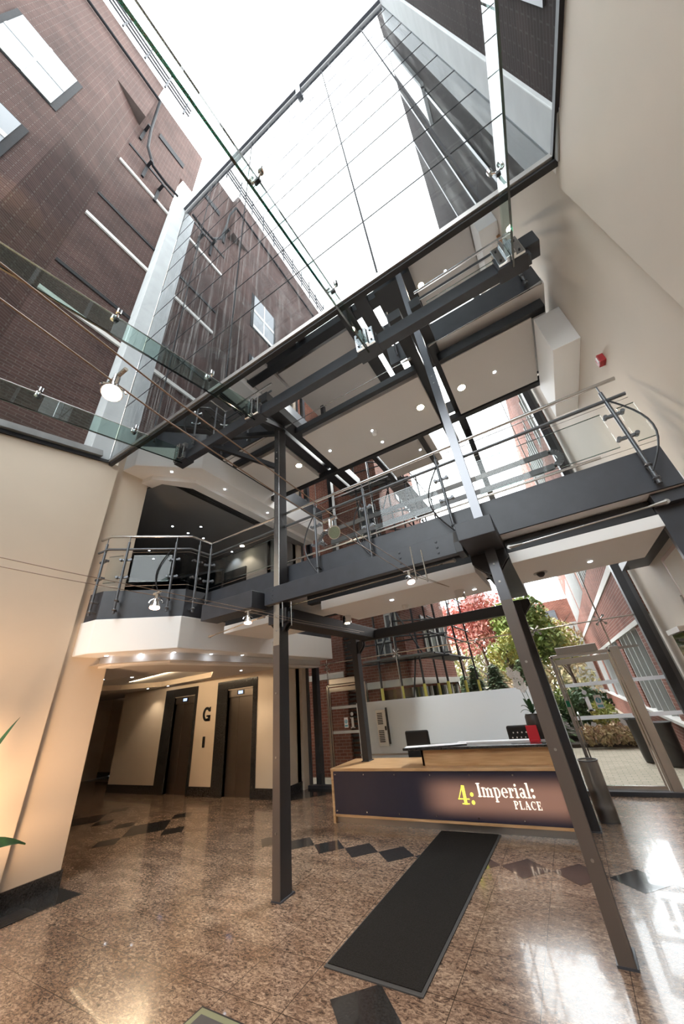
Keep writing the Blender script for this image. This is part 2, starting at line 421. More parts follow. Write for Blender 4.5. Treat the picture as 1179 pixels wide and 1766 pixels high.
# lift lobby walls
w = B()
LY = 7.3
def wall_with_holes(w, x0, x1, z0, z1, y0, y1, holes):
    xs = sorted(set([x0, x1]+[h[0] for h in holes]+[h[1] for h in holes])); zs = sorted(set([z0, z1]+[h[2] for h in holes]+[h[3] for h in holes]))
    for a, b in zip(xs, xs[1:]):
        for c, d in zip(zs, zs[1:]):
            mx, mz = (a+b)/2, (c+d)/2
            if any(h[0] < mx < h[1] and h[2] < mz < h[3] for h in holes): continue
            w.box(a, y0, c, b, y1, d)
wall_with_holes(w, -13.1, -6.3, 0, 2.75, LY, LY+.25, [(-10.36,-9.42,0,2.3),(-8.09,-7.14,0,2.3)])
w.box(-6.4, LY, 0, -6.3, YG, 2.78); w.box(-6.4, YG-.25, 0, -6.22, YG, 18)
w.box(-6.7, 8.0, 0, -6.3, YG+.1, 18)
struct(w.build('wall_lobby', 'plaster_warm'))
w = B(); w.box(-20, 9.0, 0, -14.4, 9.25, 2.9); w.box(-17.2, 2, 0, -17, 9, 2.9); struct(w.build('wall_far_lobby', 'plaster_warm'))
w = B()
for a, b in ((-13.1,-10.79),(-9.33,-8.48),(-7.0,-6.3)): w.box(a, LY-.02, 0, b, LY, .2)
w.box(-6.3, LY-.02, 0, -6.28, YG-.25, .17); w.box(-17, 8.98, 0, -14.4, 9.0, .2); w.box(-13.12, LY-.02, 0, -13.1, 9, .2)
struct(w.build('baseboard_lobby', 'black_granite'))
w = B(); w.box(-14.4, 9.1, .0, -13.0, 9.2, 2.7, 0); struct(w.build('window_1', 'glass_tint'))
w = B(); w.box(-14.2, 8.6, 0, -13.2, 8.7, 1.0); tag(w.build('reception_counter', 'dark_wood_red'), 'dark red wooden panel in the narrow gap left of the lobby wall', 'panel')
w = B(); w.box(-20, 7.3, 2.70, -12.9, 10.6, 2.9); w.box(-20, 10.5, 0, -12.9, 10.7, 2.8); w.box(-13.1,7.55,0,-12.9,10.6,2.8); struct(w.build('wall_lobby_end', 'plaster_warm'))  # added ceiling and walls that keep sky light out of the far lobby
w = B(); w.box(-17.2, 2.0, 0, -6.95, 3.0, 2.75); struct(w.build('wall_lobby_near', 'plaster_warm'))

# ground floor lobby ceiling with a cove-lit coffer
cof = [(-11.6,5.2),(-11.4,6.2),(-10.7,7.0),(-8.3,6.85),(-7.15,5.95),(-7.2,4.95),(-8.3,4.5),(-10.8,4.4)]
inner = [(XL,3.3),(-6.0,3.3),(-5.62,3.75),(-5.62,8.4),(-6.4,8.4)]
w = B()
outer = [(-17,3.0),(-6.3,3.0),(-5.62,3.8),(-5.62,8.35),(-17,8.35)]
# strip between coffer and outline: build as triangle fan strips by nearest angles
def ring_fill(w, outer, innerp, z, mi=0):
    cx = sum(p[0] for p in innerp)/len(innerp); cy = sum(p[1] for p in innerp)/len(innerp)
    angs = sorted(set([math.atan2(p[1]-cy, p[0]-cx) for p in outer] + [math.atan2(p[1]-cy, p[0]-cx) for p in innerp]))
    def hit(poly, a):
        dx, dy = math.cos(a), math.sin(a); best = None
        for i in range(len(poly)):
            x1, y1 = poly[i][0]-cx, poly[i][1]-cy; x2, y2 = poly[(i+1)%len(poly)][0]-cx, poly[(i+1)%len(poly)][1]-cy
            den = dx*(y2-y1)-dy*(x2-x1)
            if abs(den) < 1e-9: continue
            t = (x1*(y2-y1)-y1*(x2-x1))/den; u = (x1*dy-y1*dx)/den
            if t > 0 and -1e-6 <= u <= 1+1e-6 and (best is None or t > best): best = t
        return (cx+dx*best, cy+dy*best)
    O = [hit(outer, a) for a in angs]; I = [hit(innerp, a) for a in angs]; n = len(angs)
    w.add([(x, y, z) for x, y in O]+[(x, y, z) for x, y in I], [(i, n+i, n+(i+1)%n, (i+1)%n) for i in range(n)], mi)
ring_fill(w, outer, cof, 2.65)
n = len(cof)
w.add([(x, y, 2.65) for x, y in cof]+[(x, y, 2.86) for x, y in cof], [(i, (i+1)%n, n+(i+1)%n, n+i) for i in range(n)], 1)
w.add([(x, y, 2.86) for x, y in cof], [tuple(range(n))], 0)
struct(w.build('ceiling', ['soffit_paint', 'plaster_warm']))
ld = bpy.data.lights.new('cove_light', 'AREA'); ld.shape = 'RECTANGLE'; ld.size = 3.2; ld.size_y = .06; ld.energy = 9; ld.color = (1, .76, .48)
lo = bpy.data.objects.new('cove_light', ld); C.objects.link(lo); lo.location = (-9.0, 5.7, 2.75); lo.rotation_euler = Vector((.15, 1, .05)).to_track_quat('-Z','Y').to_euler()
ld2 = ld.copy(); ld2.size = 1.0; ld2.energy = 10; lo2 = bpy.data.objects.new('cove_light', ld2); C.objects.link(lo2); lo2.location = (-7.9, 5.4, 2.75); lo2.rotation_euler = Vector((1, .25, .05)).to_track_quat('-Z','Y').to_euler()

# ---------------------------------------------------------------- floor slabs with faceted balcony noses
nose = [(XL, 2.72), (-6.25, 2.76), (-5.3, 3.65), (-5.3, 8.36)]
def ins(d): return [(XL, 2.72+d), (-6.25-.05, 2.76+d), (-5.3-d, 3.65+d*.45), (-5.3-d, 8.36)]
for L in range(5):
    dz = DZ*L; z0, z1, z2 = 2.78+dz, 3.3+dz, 3.78+dz
    t = thing('balcony_slab', (-5.3, 3.65, z0), ['white faceted balcony edge above the lift lobby', 'white faceted balcony edge of the second gallery',
        'white faceted balcony edge of the third gallery seen through roof glass', 'white faceted balcony edge of the fourth gallery seen through roof glass',
        'topmost white faceted balcony edge behind the roof glass'][L], 'balcony')
    w = B(); w.prism(nose+[(-12.5, 8.36), (-12.5, 2.72)], z0, z1); w.build('white_band', 'white_paint', t, bevel=.01)
    w = B(); w.prism([(x-.02, y+.03) for x, y in nose]+[(-12.5, 8.3), (-12.5, 2.76)], z1, z2); w.build('fascia', 'steel_dark', t)
    # soffit bulkhead ring, lower than the edge
    a = ins(.42); b_ = ins(.66); w = B()
    w.prism(a + [(-5.3-.66, 8.3)] + [b_[2], b_[1], b_[0]], z0-.16 if L == 0 else z0-.1, z0)
    w.build('bulkhead', 'white_paint', t)
    if L:
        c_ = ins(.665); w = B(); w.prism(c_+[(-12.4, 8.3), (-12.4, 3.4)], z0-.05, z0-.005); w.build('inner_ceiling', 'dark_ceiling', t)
        w = B()
        for k in range(4):
            p = [ins(.74+.06*k)[1], ins(.74+.06*k)[2], ins(.74+.06*k)[3]]
            p[0] = (p[0][0]+.1, p[0][1]); p[2] = (p[2][0], 6.2)
            for q, r_ in zip(p, p[1:]): w.bar((*q, z0-.055), (*r_, z0-.055), .035, .02)
        w.build('slot_vent', 'steel_black', t)

# gallery interior behind the first and second balconies
for L in range(1, 5):
    z1 = DZ*(L-1)+3.78; z2 = DZ*L+2.75
    w = B(); w.box(-12.5, LY, z1, -6.6, LY+.2, z2); w.box(-12.6, 3, z1, -12.4, LY, z2); w.box(-6.75, LY, z1, -6.3, YG, z2)
    w.box(-12.5, 3.0, z1, -6.95, 3.25, z2)
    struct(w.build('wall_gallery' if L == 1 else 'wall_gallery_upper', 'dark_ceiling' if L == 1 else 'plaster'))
    w = B(); w.box(-8.7, LY-.06, z1, -7.6, LY, z1+2.0)
    struct(w.build('door_1' if L == 1 else 'door_2', 'black_plastic'))
    # framed panes standing in for a reflection in the balcony glass
    t = thing('glazed_screen', (-8.5, 4.6, z1), ['dark framed glass screen reflecting sky behind the first balcony', 'dark framed glass screen behind the second balcony',
        'dark framed glass screen on the third gallery', 'dark framed glass screen on the fourth gallery'][L-1], 'glass screen')
    w = B(); w.add([(-7.0,5.9,z1),(-10.4,4.2,z1),(-10.4,4.2,z1+1.15),(-7.0,5.9,z1+1.35)], [(0,1,2,3)]); w.build('glass_pane', 'glass_screen', t)
    w = B()
    for k in range(5):
        u = k/4; x = -7.0-3.4*u; y = 5.88-1.7*u; w.bar((x,y,z1), (x,y,z1+1.35-.2*u), .05, .05)
    w.bar((-7.0,5.88,z1+1.35), (-10.4,4.18,z1+1.15), .05, .06); w.build('frame', 'steel_black', t)

# ---------------------------------------------------------------- roof slab added over the tower to block the sky, upper facade
w = B(); w.box(-12.6, YF+.02, 18.3, XR+.5, YG+.3, 18.6); w.box(-12.6, YF-.03, 18.15, XR, YF+.1, 18.3); struct(w.build('ceiling_tower', 'dark_ceiling'))
w = B(); w.box(-13, YF, 18.6, XR, YG, 19)
w = B(); w.box(XL, YF, ZE, XR, YF+.02, 18.15); struct(w.build('window_2', 'glass_facade'))
w = B()
for x in (-5.1, -3.2, -.42, .9): w.box(x-.012, YF-.008, ZE+.02, x+.012, YF, 18.15)
z = ZE+1.6
while z < 18: w.box(XL, YF-.006, z-.006, XR, YF, z+.006); z += 1.18
struct(w.build('trim_1', 'joint_grey'))
w = B(); w.box(XL, YF-.05, ZE-.05, XR, YF+.06, ZE+.03, 0); w.box(XL+.07, YF-.02, ZE-.09, XR, YF+.05, ZE-.05, 1)
struct(w.build('trim_2', ['stainless_brushed', 'steel_black']))
w = B(); w.box(XL, YF+.05, 18.0, XR, YF+.35, 18.3); w.box(XL, YF-.1, 18.3, XR, YF, 18.42); w.box(-1.3, YF-.1, 17.6, -1.15, YF+.3, 18.3)
struct(w.build('trim_3', 'steel_dark'))

# sloping glass roof
w = B()
y0 = YB
w.add([(XL,y0,zroof(y0)),(XR,y0,zroof(y0)),(XR,YF,ZE),(XL,YF,ZE)], [(0,1,2,3)])
struct(w.build('window_3', 'glass_roof'))
w = B(); w.bar((XL+.10,YB,zroof(YB)-.02), (XL+.10,YF,ZE-.02), .04, .06); w.bar((XR-.02,YB,zroof(YB)-.02), (XR-.02,YF,ZE-.02), .035, .06)
struct(w.build('trim_4', 'steel_black'))
w = B(); w.bar((XL+.0,YB,zroof(YB)+.1), (XL+.0,YF-.2,zroof(YF-.2)+.1), .35, .12); struct(w.build('trim_5', 'concrete_dark'))

# rear glass wall
w = B(); w.box(-6.22, YG, .06, XR+.06, YG+.02, 17.9); 
# leave the two door openings clear of fixed glazing
w = B()
wall_with_holes(w, -6.22, XR+.06, .06, 17.9, YG, YG+.015, [(-5.5,-4.45,.06,2.12),(-.16,.74,.06,2.12)])
struct(w.build('window_4', 'glass_clear'))
w = B()
w.box(-6.22, YG-.12, .0, XR, YG+.03, .06); w.box(-6.26, YG-.05, 0, -6.2, YG+.05, 18); w.box(-6.12, YG+.1, 0, -5.97, YG+.25, 18); w.box(1.40, YG-.12, 0, 1.53, YG+.05, 18)
struct(w.build('trim_6', ['steel_dark']))
w = B(); w.box(1.53, YG-.1, 0, 1.6, YG+.02, 18); w.box(-6.2, YG-.06, .0, -6.15, YG, 18); struct(w.build('trim_7', 'steel_grey'))
w = B()
for zz in (2.67, 5.2, 7.7, 10.2): w.cyl((-6.2,YG-.05,zz), (1.45,YG-.05,zz), .014, 6)
for x in (-5.5, -3.45, .86):
    w.cyl((x,YG-.05,.9 if x == -3.45 else 2.2), (x,YG-.05,10.2), .013, 6)
struct(w.build('trim_8', 'stainless'))
# frosted safety bands on the glazing
w = B()
for zc in (1.62, 1.09):
    for a, b in ((-5.46,-4.5),(-.16,.72),(.86,1.6)): w.box(a, YG-.005, zc-.03, b, YG-.002, zc+.03)
struct(w.build('trim_9', 'film_white'))

# ================================================================= STEEL FRAME
def column(x, y, ztop, label, strip=True, zb=0, w_=.11, d=.20, face='bronze_face', upper='stainless_plate'):
    t = thing('steel_column', (x, y, zb), label, 'column')
    b = B(); b.box(x-w_/2+.006, y, zb, x+w_/2-.006, y+d, ztop); b.build('shaft', 'steel_black', t, bevel=.004)
    if strip:
        b = B(); b.box(x-w_/2, y-.012, zb, x+w_/2, y, 2.55); b.build('front_plate', face, t, bevel=.002)
        b = B(); b.box(x-w_/2, y-.012, 2.55, x+w_/2, y, ztop); b.build('upper_plate', upper, t, bevel=.002)
        for z in (.55, 1.25, 1.95, 2.75, 2.95, 5.9, 6.05):
            b = B(); b.cyl((x,y-.02,z), (x,y-.01,z), .012, 8); b.build('bolt', 'stainless_brushed', t)
    b = B(); b.box(x-w_/2-.01, y-.015, zb, x+w_/2+.01, y+d+.03, zb+.015); b.build('base_plate', 'steel_dark', t)
    return t
column(-3.385, 3.89, 6.75, 'dark steel column standing free on the granite floor, left of the mat', upper='stainless')
column(-.305, 3.97, 10.3, 'tall leaning-looking steel column right of the black mat, in front of the desk')
column(-.36, 6.55, 3.0, 'black rear steel column beside the wire waste bin', strip=False, w_=.13)
column(-3.75, 6.80, 3.0, 'short black steel column rising through the desk worktop', strip=False, zb=.74, w_=.14, d=.16)
column(-3.9, 6.6, 10, 'black rear steel column above the first bridge, left bay', strip=False, zb=3.9, w_=.12, d=.14)
column(-.15, 6.6, 10, 'black rear steel column above the first bridge, right bay', strip=False, zb=3.9, w_=.12, d=.14)

# knees under the bridge on the columns
for x, y, z, lb in ((-3.385, 3.9, 3.0, 'dark steel knee bracket on the left front column head'), (-.345, 4.05, 3.14, 'dark steel knee bracket under the right box beam'),
                    (-3.75, 6.8, 2.86, 'dark steel knee bracket on the short desk column'), (-.36, 6.55, 3.0, 'dark steel knee bracket on the rear right column')):
    b = B(); b.yprism([(x-.05,z-.26),(x+.05,z-.26),(x+.2,z-.1),(x+.2,z),(x-.2,z),(x-.2,z-.1)], y+.04, y+.07); b.yprism([(x-.05,z-.26),(x+.05,z-.26),(x+.2,z-.1),(x+.2,z),(x-.2,z),(x-.2,z-.1)], y+.14, y+.17)
    tag(b.build('knee_bracket', 'steel_black', bevel=.003), lb, 'bracket')

def beam(name, box, label, mat='steel_dark', bevel=.006, extra=None):
    t = thing(name, (box[0], box[1], box[2]), label, 'beam')
    b = B(); b.box(*box); b.build('web', mat, t, bevel=bevel)
    if extra: extra(t)
    return t
def rivets(pts, axis='y'):
    def f(t):
        for p in pts:
            b = B(); b.ball(p, .016, 8, sc=(1,.6,1)); b.build('rivet', 'steel_dark', t, smooth=True)
    return f
for L, nm in ((0, 'first'), (1, 'second'), (2, 'third')):
    dz = DZ*L
    # right box beam running front to back
    def box_extra(t, dz=dz):
        b = B(); b.box(-.39, 3.46, 3.13+dz, -.30, 3.5, 3.2+dz); b.build('end_lip', 'steel_black', t)
    if L == 0: beam('box_beam', (-.535, 3.5, 3.143, -.155, 7.1, 3.343), 'deep box beam with square end projecting over the right front column')
    else:
        beam('cross_beam', (-.60, 3.3 if L == 1 else 2.9, 3.2+dz, -.40, 7.0, 3.4+dz), 'dark twin beam left of the right column at the %s bridge' % nm, 'steel_black')
        beam('cross_beam', (-.24, 3.3 if L == 1 else 2.9, 3.2+dz, -.08, 7.0, 3.4+dz), 'dark twin beam right of the right column at the %s bridge' % nm, 'steel_black')
    if L == 0: beam('cross_beam', (-3.56, 3.9, 2.86, -3.22, 6.95, 3.06), 'dark beam from the left front column back to the desk column', 'steel_black')
    else:
        beam('cross_beam', (-3.68, 3.3, 3.15+dz, -3.44, 7.0, 3.38+dz), 'dark twin beam left of the left column at the %s bridge' % nm, 'steel_black')
        beam('cross_beam', (-3.36, 3.3, 3.15+dz, -3.13, 7.0, 3.38+dz), 'dark twin beam right of the left column at the %s bridge' % nm, 'steel_black')
    if L == 0:
        beam('front_beam', (-3.58, 3.83, 3.14, -.62, 3.93, 3.40), 'riveted grey front beam between the two front columns', extra=rivets([(-3.42,3.83,3.2),(-3.42,3.83,3.27),(-3.42,3.83,3.34),(-1.32,3.83,3.2),(-1.32,3.83,3.27),(-1.32,3.83,3.34),(-.84,3.83,3.2),(-.84,3.83,3.27),(-.84,3.83,3.34)]))
        b = B(); b.xprism([(3.7,3.1),(3.95,3.1),(3.95,3.4),(3.83,3.4),(3.7,3.22)], -.62, -.54); tag(b.build('end_plate', 'steel_black', bevel=.003), 'bolted black end plate between riveted beam and box beam', 'plate')
        beam('box_beam', (-4.75, 3.62, 3.10, -3.64, 3.95, 3.36), 'short box beam between the left column and the balcony')
    beam('bridge_edge_beam', (-3.2 if L else -3.15, 4.22 if L else 4.34, (3.02 if L else 3.15)+dz, -.55, 4.32 if L else 4.46, (3.16 if L else 3.31)+dz), 'black lower edge beam under the middle bay of the %s bridge' % nm, 'steel_black')
    beam('bridge_edge_beam', (-.15, 4.30 if L else 4.34, (3.02 if L else 3.15)+dz, 1.5, 4.42 if L else 4.5, (3.22 if L else 3.31)+dz), 'black lower edge beam under the right bay of the %s bridge' % nm, 'steel_black')
    beam('bridge_edge_beam', (-5.0, 4.22 if L else 4.34, (3.02 if L else 3.15)+dz, -3.6, 4.32 if L else 4.46, (3.14 if L else 3.31)+dz), 'black lower edge beam under the left bay of the %s bridge' % nm, 'steel_black')
    beam('bridge_rear_beam', (-5.3 if L else -3.56, 5.85 if L else 6.8, (3.0 if L else 2.84)+dz, 1.55 if L else -.25, 5.97 if L else 6.92, (3.14 if L else 3.02)+dz), 'black rear beam of the %s bridge' % nm, 'steel_black')
    # deck and fascia
    t = thing('bridge_deck', (-5.3, 4.15, 3.3+dz), 'dark grey deck edge of the %s bridge running into the right wall' % nm, 'bridge')
    spans = {0: [(-5.3, 1.58)], 1: [(-5.3, -3.64), (-.92, -.56), (-.14, 1.58)], 2: []}[L]
    for xa, xb in spans:
        b = B(); b.box(xa, 4.14, 3.33+dz, xb, 4.17, 3.80+dz); b.build('front_fascia', 'steel_dark', t, bevel=.004)
    for xa, xb in ([(-5.3, 1.6)] if L == 0 else [(-5.3, -3.64), (-.14, 1.6)]):
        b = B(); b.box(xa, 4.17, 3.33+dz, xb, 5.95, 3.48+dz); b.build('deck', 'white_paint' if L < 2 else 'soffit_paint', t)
    b = B(); b.box(-5.3, 5.95, 3.3+dz, 1.58, 5.98, 3.6+dz); b.build('rear_fascia', 'steel_dark', t)
    # white soffit panels
    zs = 3.0+dz; sy1 = 5.45 if L == 0 else 5.8
    names = ['left', 'middle', 'right']
    for (a, c), bay in zip(((-4.95,-3.68),(-2.85 if L == 0 else -3.12,-.56),(-.14,1.30)), names):
        if L == 2 and bay == 'middle': a, c, = -4.4, -2.0
        if L == 2 and bay == 'left': a, c = -5.25, -4.5
        ya = 4.28 if L == 0 else 4.38
        yb = sy1 if not (L == 2 and bay == 'middle') else 7.6
        if L == 2 and bay == 'middle': ya = 5.1
        b = B(); b.box(a, ya, zs, c, yb, zs+.13)
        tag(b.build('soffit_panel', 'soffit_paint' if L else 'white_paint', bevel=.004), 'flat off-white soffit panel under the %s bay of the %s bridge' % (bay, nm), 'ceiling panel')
# cross ribs between the second bridge soffit panels
beam('rear_rib', (-2.4, 5.9, 6.9, -2.28, 7.6, 7.02), 'slim black rib behind the second bridge soffit, left of centre', 'steel_black')
beam('rear_rib', (-1.2, 5.9, 6.9, -1.08, 7.6, 7.02), 'slim black rib behind the second bridge soffit, near the right column', 'steel_black')
b = B(); b.box(-2.25, 6.0, 6.95, -.95, 7.5, 7.05); tag(b.build('soffit_panel', 'soffit_paint'), 'small rear soffit panel between two black ribs behind second bridge', 'ceiling panel')
beam('cross_beam', (-2.0, 4.3, 10.2, -1.66, 8.0, 10.5), 'black beam right of the large third level soffit panel, left one', 'steel_black')
beam('cross_beam', (-1.52, 4.3, 10.2, -1.2, 8.0, 10.5), 'black beam right of the large third level soffit panel, right one', 'steel_black')
beam('edge_beam', (-5.4, 4.75, 10.25, -1.0, 5.0, 10.55), 'black slotted beam just behind the roof glass edge', 'steel_black')
b = B(); b.box(-1.0, 4.6, 10.15, -.1, 7.5, 10.6); tag(b.build('steel_box', 'steel_black'), 'black steel housing above the right column behind the glass edge', 'housing')
# short grey fascia and balustrade glimpsed between beams
# end box on the right wall under the second bridge
for L, nm in ((1, 'second'), (2, 'third')):
    dz = DZ*(L-1); b = B(); b.box(1.31, 4.38, 5.55+dz+.3, 1.66, 6.0, 6.62+dz-.02)
    tag(b.build('wall_box', 'white_paint', bevel=.006), 'white boxed casing on the right wall under the %s bridge' % nm, 'casing')
b = B(); b.box(1.30, 4.3, 2.62, 1.66, 4.36, 3.3); b.box(1.3, 4.2, 3.2, 1.66, 7.0, 3.32); tag(b.build('wall_bracket', 'steel_dark'), 'dark steel end bracket of the first bridge at the right wall', 'bracket')

# tie rods
def tie(p, q, label, r=.009):
    t = thing('tie_rod', p, label, 'tie rod'); p = Vector(p); q = Vector(q); d = (q-p).normalized()
    b = B(); b.cyl(p, q, r, 8); b.build('rod', 'stainless', t, smooth=True)
    for e, s_ in ((p, 1), (q, -1)):
        b = B(); b.cyl(e, e+d*.14*s_, .024, 8, r2=.010); fe = b.build('fork_end', 'stainless_brushed', t)
        b = B(); b.cyl(e-Vector((0,.016,0)), e+Vector((0,.016,0)), .024, 10); b.build('pin', 'stainless_brushed', fe)
tie((-.10,4.0,3.10), (1.32,4.0,3.14), 'bright tie rod from the right box beam to the wall under first bridge')
tie((-3.45,4.0,3.10), (-.72,4.0,3.12), 'long bright tie rod under the riveted front beam')
tie((-4.9,3.95,2.92), (-3.7,3.95,3.02), 'short tie rod between the balcony edge and the left column')
tie((-3.25,4.0,6.72), (-.55,4.0,6.72), 'tie rod beneath the second bridge between the two columns', .007)
tie((-.2,4.0,6.78), (1.5,4.0,6.80), 'tie rod beneath the second bridge running to the right wall', .007)
tie((-4.9,3.95,6.6), (-3.6,3.95,6.68), 'tie rod beneath the second bridge on the left of the column', .007)

# roof beam carrying the glass fins
t = thing('roof_beam', (-5.2, 3.1, 6.2), 'long dark square beam carrying the steel shoes of the glass fins', 'beam')
b = B(); b.box(-5.2, 3.08, 6.20, 1.25, 3.22, 6.42); b.build('tube', 'steel_dark', t, bevel=.008)
b = B(); b.box(1.12, 3.06, 6.32, 1.38, 3.26, 6.56); b.build('end_box', 'steel_dark', t, bevel=.005)
for p, q, lb in (((-4.3,3.15,6.2), (-3.42,3.95,5.75), 'black diagonal strut from the roof beam to the left column'),
                 ((-4.05,3.2,6.3), (-3.45,3.95,6.62), 'black diagonal strut from roof beam to the head of left column'),
                 ((-3.2,3.2,6.3), (-3.32,3.95,6.7), 'short black strut behind the roof beam by the left column')):
    b = B(); b.bar(p, q, .07, .09); tag(b.build('strut', 'steel_black'), lb, 'strut')
fx = [-5.15, -3.2, -.95, 1.04]
fn = ['leftmost glass fin under the sloping roof', 'second glass fin from the left under the sloping roof', 'third glass fin from the left crossing the white sky', 'rightmost glass fin beside the beige wall']
spiders = []
for x, lb in zip(fx, fn):
    t = thing('glass_fin', (x, 3.1, 6.3), lb, 'glass fin')
    yA, yB2 = YB+.05, 3.10; top = lambda y: zroof(y)-.07; bot = lambda y: zroof(y)-(.34 if y < 2.9 else .22)
    b = B(); b.xprism([(yA,bot(yA)),(yB2,bot(2.5)+.06),(yB2,top(yB2)),(yA,top(yA))], x-.009, x+.009); b.build('glass_pane', 'glass_green', t)
    b = B(); b.xprism([(yA,bot(yA)-.012),(yB2,bot(2.5)+.048),(yB2,bot(2.5)+.06),(yA,bot(yA))], x-.011, x+.011); b.build('polished_edge', 'glass_edge', t)
    b = B(); b.cyl((x,yA,top(yA)+.005), (x,YF,top(YF)+.005), .008, 6); b.build('top_rod', 'stainless', t)
    for s_ in (-1, 1):
        b = B(); b.box(x+s_*.012, 2.96, 6.20, x+s_*.055, 3.07, 6.56); b.box(x+s_*.05, 3.0, 6.20, x+s_*.15, 3.08, 6.56)
        sh = b.build('shoe', 'chrome', t, bevel=.004)
        for z in (6.27, 6.48):
            b = B(); b.cyl((x+s_*.105,2.99,z), (x+s_*.105,3.0,z), .014, 8); b.build('bolt', 'steel_black', sh)
    b = B(); b.box(x-.17, 3.04, 6.18, x+.17, 3.24, 6.44); b.build('collar', 'steel_dark', t, bevel=.004)
sp0 = None
k = 0
ords = ['leftmost', 'second', 'third', 'rightmost']
for i, x in enumerate(fx):
    for y, wh in ((.82, 'middle'), (2.14, 'far end'), (-.5, 'near end')):
        z = zroof(y)-.1
        t = thing('spider_clamp', (x, y, z), 'small steel spider clamp at the %s of the %s glass fin' % (wh, ords[i]), 'glass fitting', 'spider clamps on the glass fins')
        for s_ in (-1, 1):
            b = B(); b.tube([(x,y,z),(x+s_*.06,y-.02,z+.03)], .012, 6); b.cyl((x+s_*.06,y-.02,z+.02), (x+s_*.06,y-.02,z+.09), .028, 10)
            b.build('arm', 'chrome', t, smooth=True)
        b = B(); b.ball((x,y,z-.01), .028, 8); b.cyl((x-.03,y,z-.03), (x+.03,y,z-.03), .022, 8); b.build('hub', 'steel_black', t, smooth=True)
# corner spider at the end of the roof edge
# ================================================================= BALUSTRADES
def balustrade(pts, z, posts, label, hoops=(), glassruns=(), outn=None, rr=True):
    """pts: rail line; posts: (x,y,nx,ny) with outward normal"""
    t = thing('balustrade', (posts[0][0], posts[0][1], z), label, 'balustrade')
    b = B(); b.tube([(x, y, z+.97) for x, y in pts], .024, 10); b.build('handrail', 'stainless', t, smooth=True)
    b = B(); b.tube([(x, y, z+.72) for x, y in pts], .022, 10); b.build('mid_rail', 'steel_grey', t, smooth=True)
    for (x, y, nx, ny) in posts:
        b = B(); b.cyl((x,y,z-.42), (x,y,z+.85), .021, 10); b.cyl((x,y,z+.85), (x,y,z+.96), .008, 6)
        post = b.build('post', 'steel_grey', t, smooth=True)
        for dz in (-.36, -.2):
            b = B(); b.ball((x,y,z+dz), .036, 8, sc=(1,1,.7)); b.cyl((x,y,z+dz), (x-nx*.1,y-ny*.1,z+dz), .016, 8)
            b.build('bracket', 'steel_grey', post, smooth=True)
        tx, ty = -ny, nx
        for dz in (.2, .52):
            b = B(); b.bar((x-tx*.08-nx*.03,y-ty*.08-ny*.03,z+dz), (x+tx*.08-nx*.03,y+ty*.08-ny*.03,z+dz), .035, .03); 
            for s_ in (-1, 1): b.cyl((x+s_*tx*.08-nx*.055,y+s_*ty*.08-ny*.055,z+dz), (x+s_*tx*.08+nx*.01,y+s_*ty*.08+ny*.01,z+dz), .022, 8)
            b.build('glass_clamp', 'steel_grey', post)
    for (x, y, dx, dy) in hoops:
        b = B(); P_ = []
        for k in range(13):
            u = k/12; P_.append((x+dx*math.sin(PI*u)*.22*(1.0 if u < .5 else 1), y+dy*math.sin(PI*u)*.22, z+.72-u*1.0))
        b.tube(P_, .010, 6); b.build('bow_rod', 'steel_black', t, smooth=True)
    for (p, q) in glassruns:
        b = B(); b.bar((p[0],p[1],z+.36), (q[0],q[1],z+.36), .012, .48); b.build('glass_panel', 'glass_clear', t)
        b = B(); b.bar((p[0],p[1],z+.602), (q[0],q[1],z+.602), .012, .006); b.bar((p[0],p[1],z+.12), (q[0],q[1],z+.12), .012, .006); b.build('glass_panel_edge', 'glass_edge', t)
    if rr:
        for dz in (.04, .66):
            b = B()
            for p, q in zip(pts, pts[1:]): b.cyl((*p, z+dz), (*q, z+dz), .003, 5)
            b.build('wire', 'stainless_brushed', t)
    return t
ry = 4.06
for L, nm in ((0, 'first'), (1, 'second'), (2, 'third'), (3, 'fourth')):
    z = 3.78+DZ*L
    balustrade([(-6.5,2.66),(-6.22,2.68),(-5.22,3.6),(-5.22,ry)], z,
               [(-6.32,2.68,0,-1),(-5.98,2.88,.68,-.73),(-5.40,3.42,.68,-.73),(-5.21,3.78,1,0),(-5.21,4.04,.7,-.7)],
               'balustrade wrapping the faceted balcony at the %s gallery' % nm, hoops=[(-5.44,3.38,-.68,-.6)],
               glassruns=[((-6.26,2.74),(-6.04,2.86)),((-5.92,2.98),(-5.46,3.41)),((-5.27,3.5),(-5.27,3.72)),((-5.27,3.84),(-5.27,4.0))])
    if L == 1:
        balustrade([(-5.22,ry),(-3.7,ry)], z, [(-4.4,ry,0,-1)], 'short balustrade left of the left column on the second bridge', glassruns=[((-5.1,ry+.05),(-3.8,ry+.05))])
        balustrade([(-.15,ry),(1.5,ry)], z, [(1.38,ry,0,-1)], 'short balustrade on the second bridge right of the right column', glassruns=[((0,ry+.05),(1.28,ry+.05))])
        b = B(); b.cyl((-.74,ry,z-.4), (-.74,ry,z+.9), .021, 10); tag(b.build('balustrade_post', 'steel_grey', smooth=True), 'single balustrade post glimpsed between the twin dark beams of second bridge', 'post')
    if L == 0:
        balustrade([(-5.22,ry),(1.57,ry)], z, [(x,ry,0,-1) for x in (-2.72,-1.80,-.62,1.38)],
               'long balustrade along the front of the first bridge',
               hoops=[(-2.72,ry-.02,-1,0),(-1.80,ry-.02,-1,0),(-.62,ry-.02,-1,0),(1.38,ry-.02,1,0)],
               glassruns=[((-5.1,ry+.05),(-3.5,ry+.05)),((-2.62,ry+.05),(-1.9,ry+.05)),((-1.7,ry+.05),(-.72,ry+.05)),((-.2,ry+.05),(1.28,ry+.05)),((1.44,ry+.05),(1.6,ry+.05))])
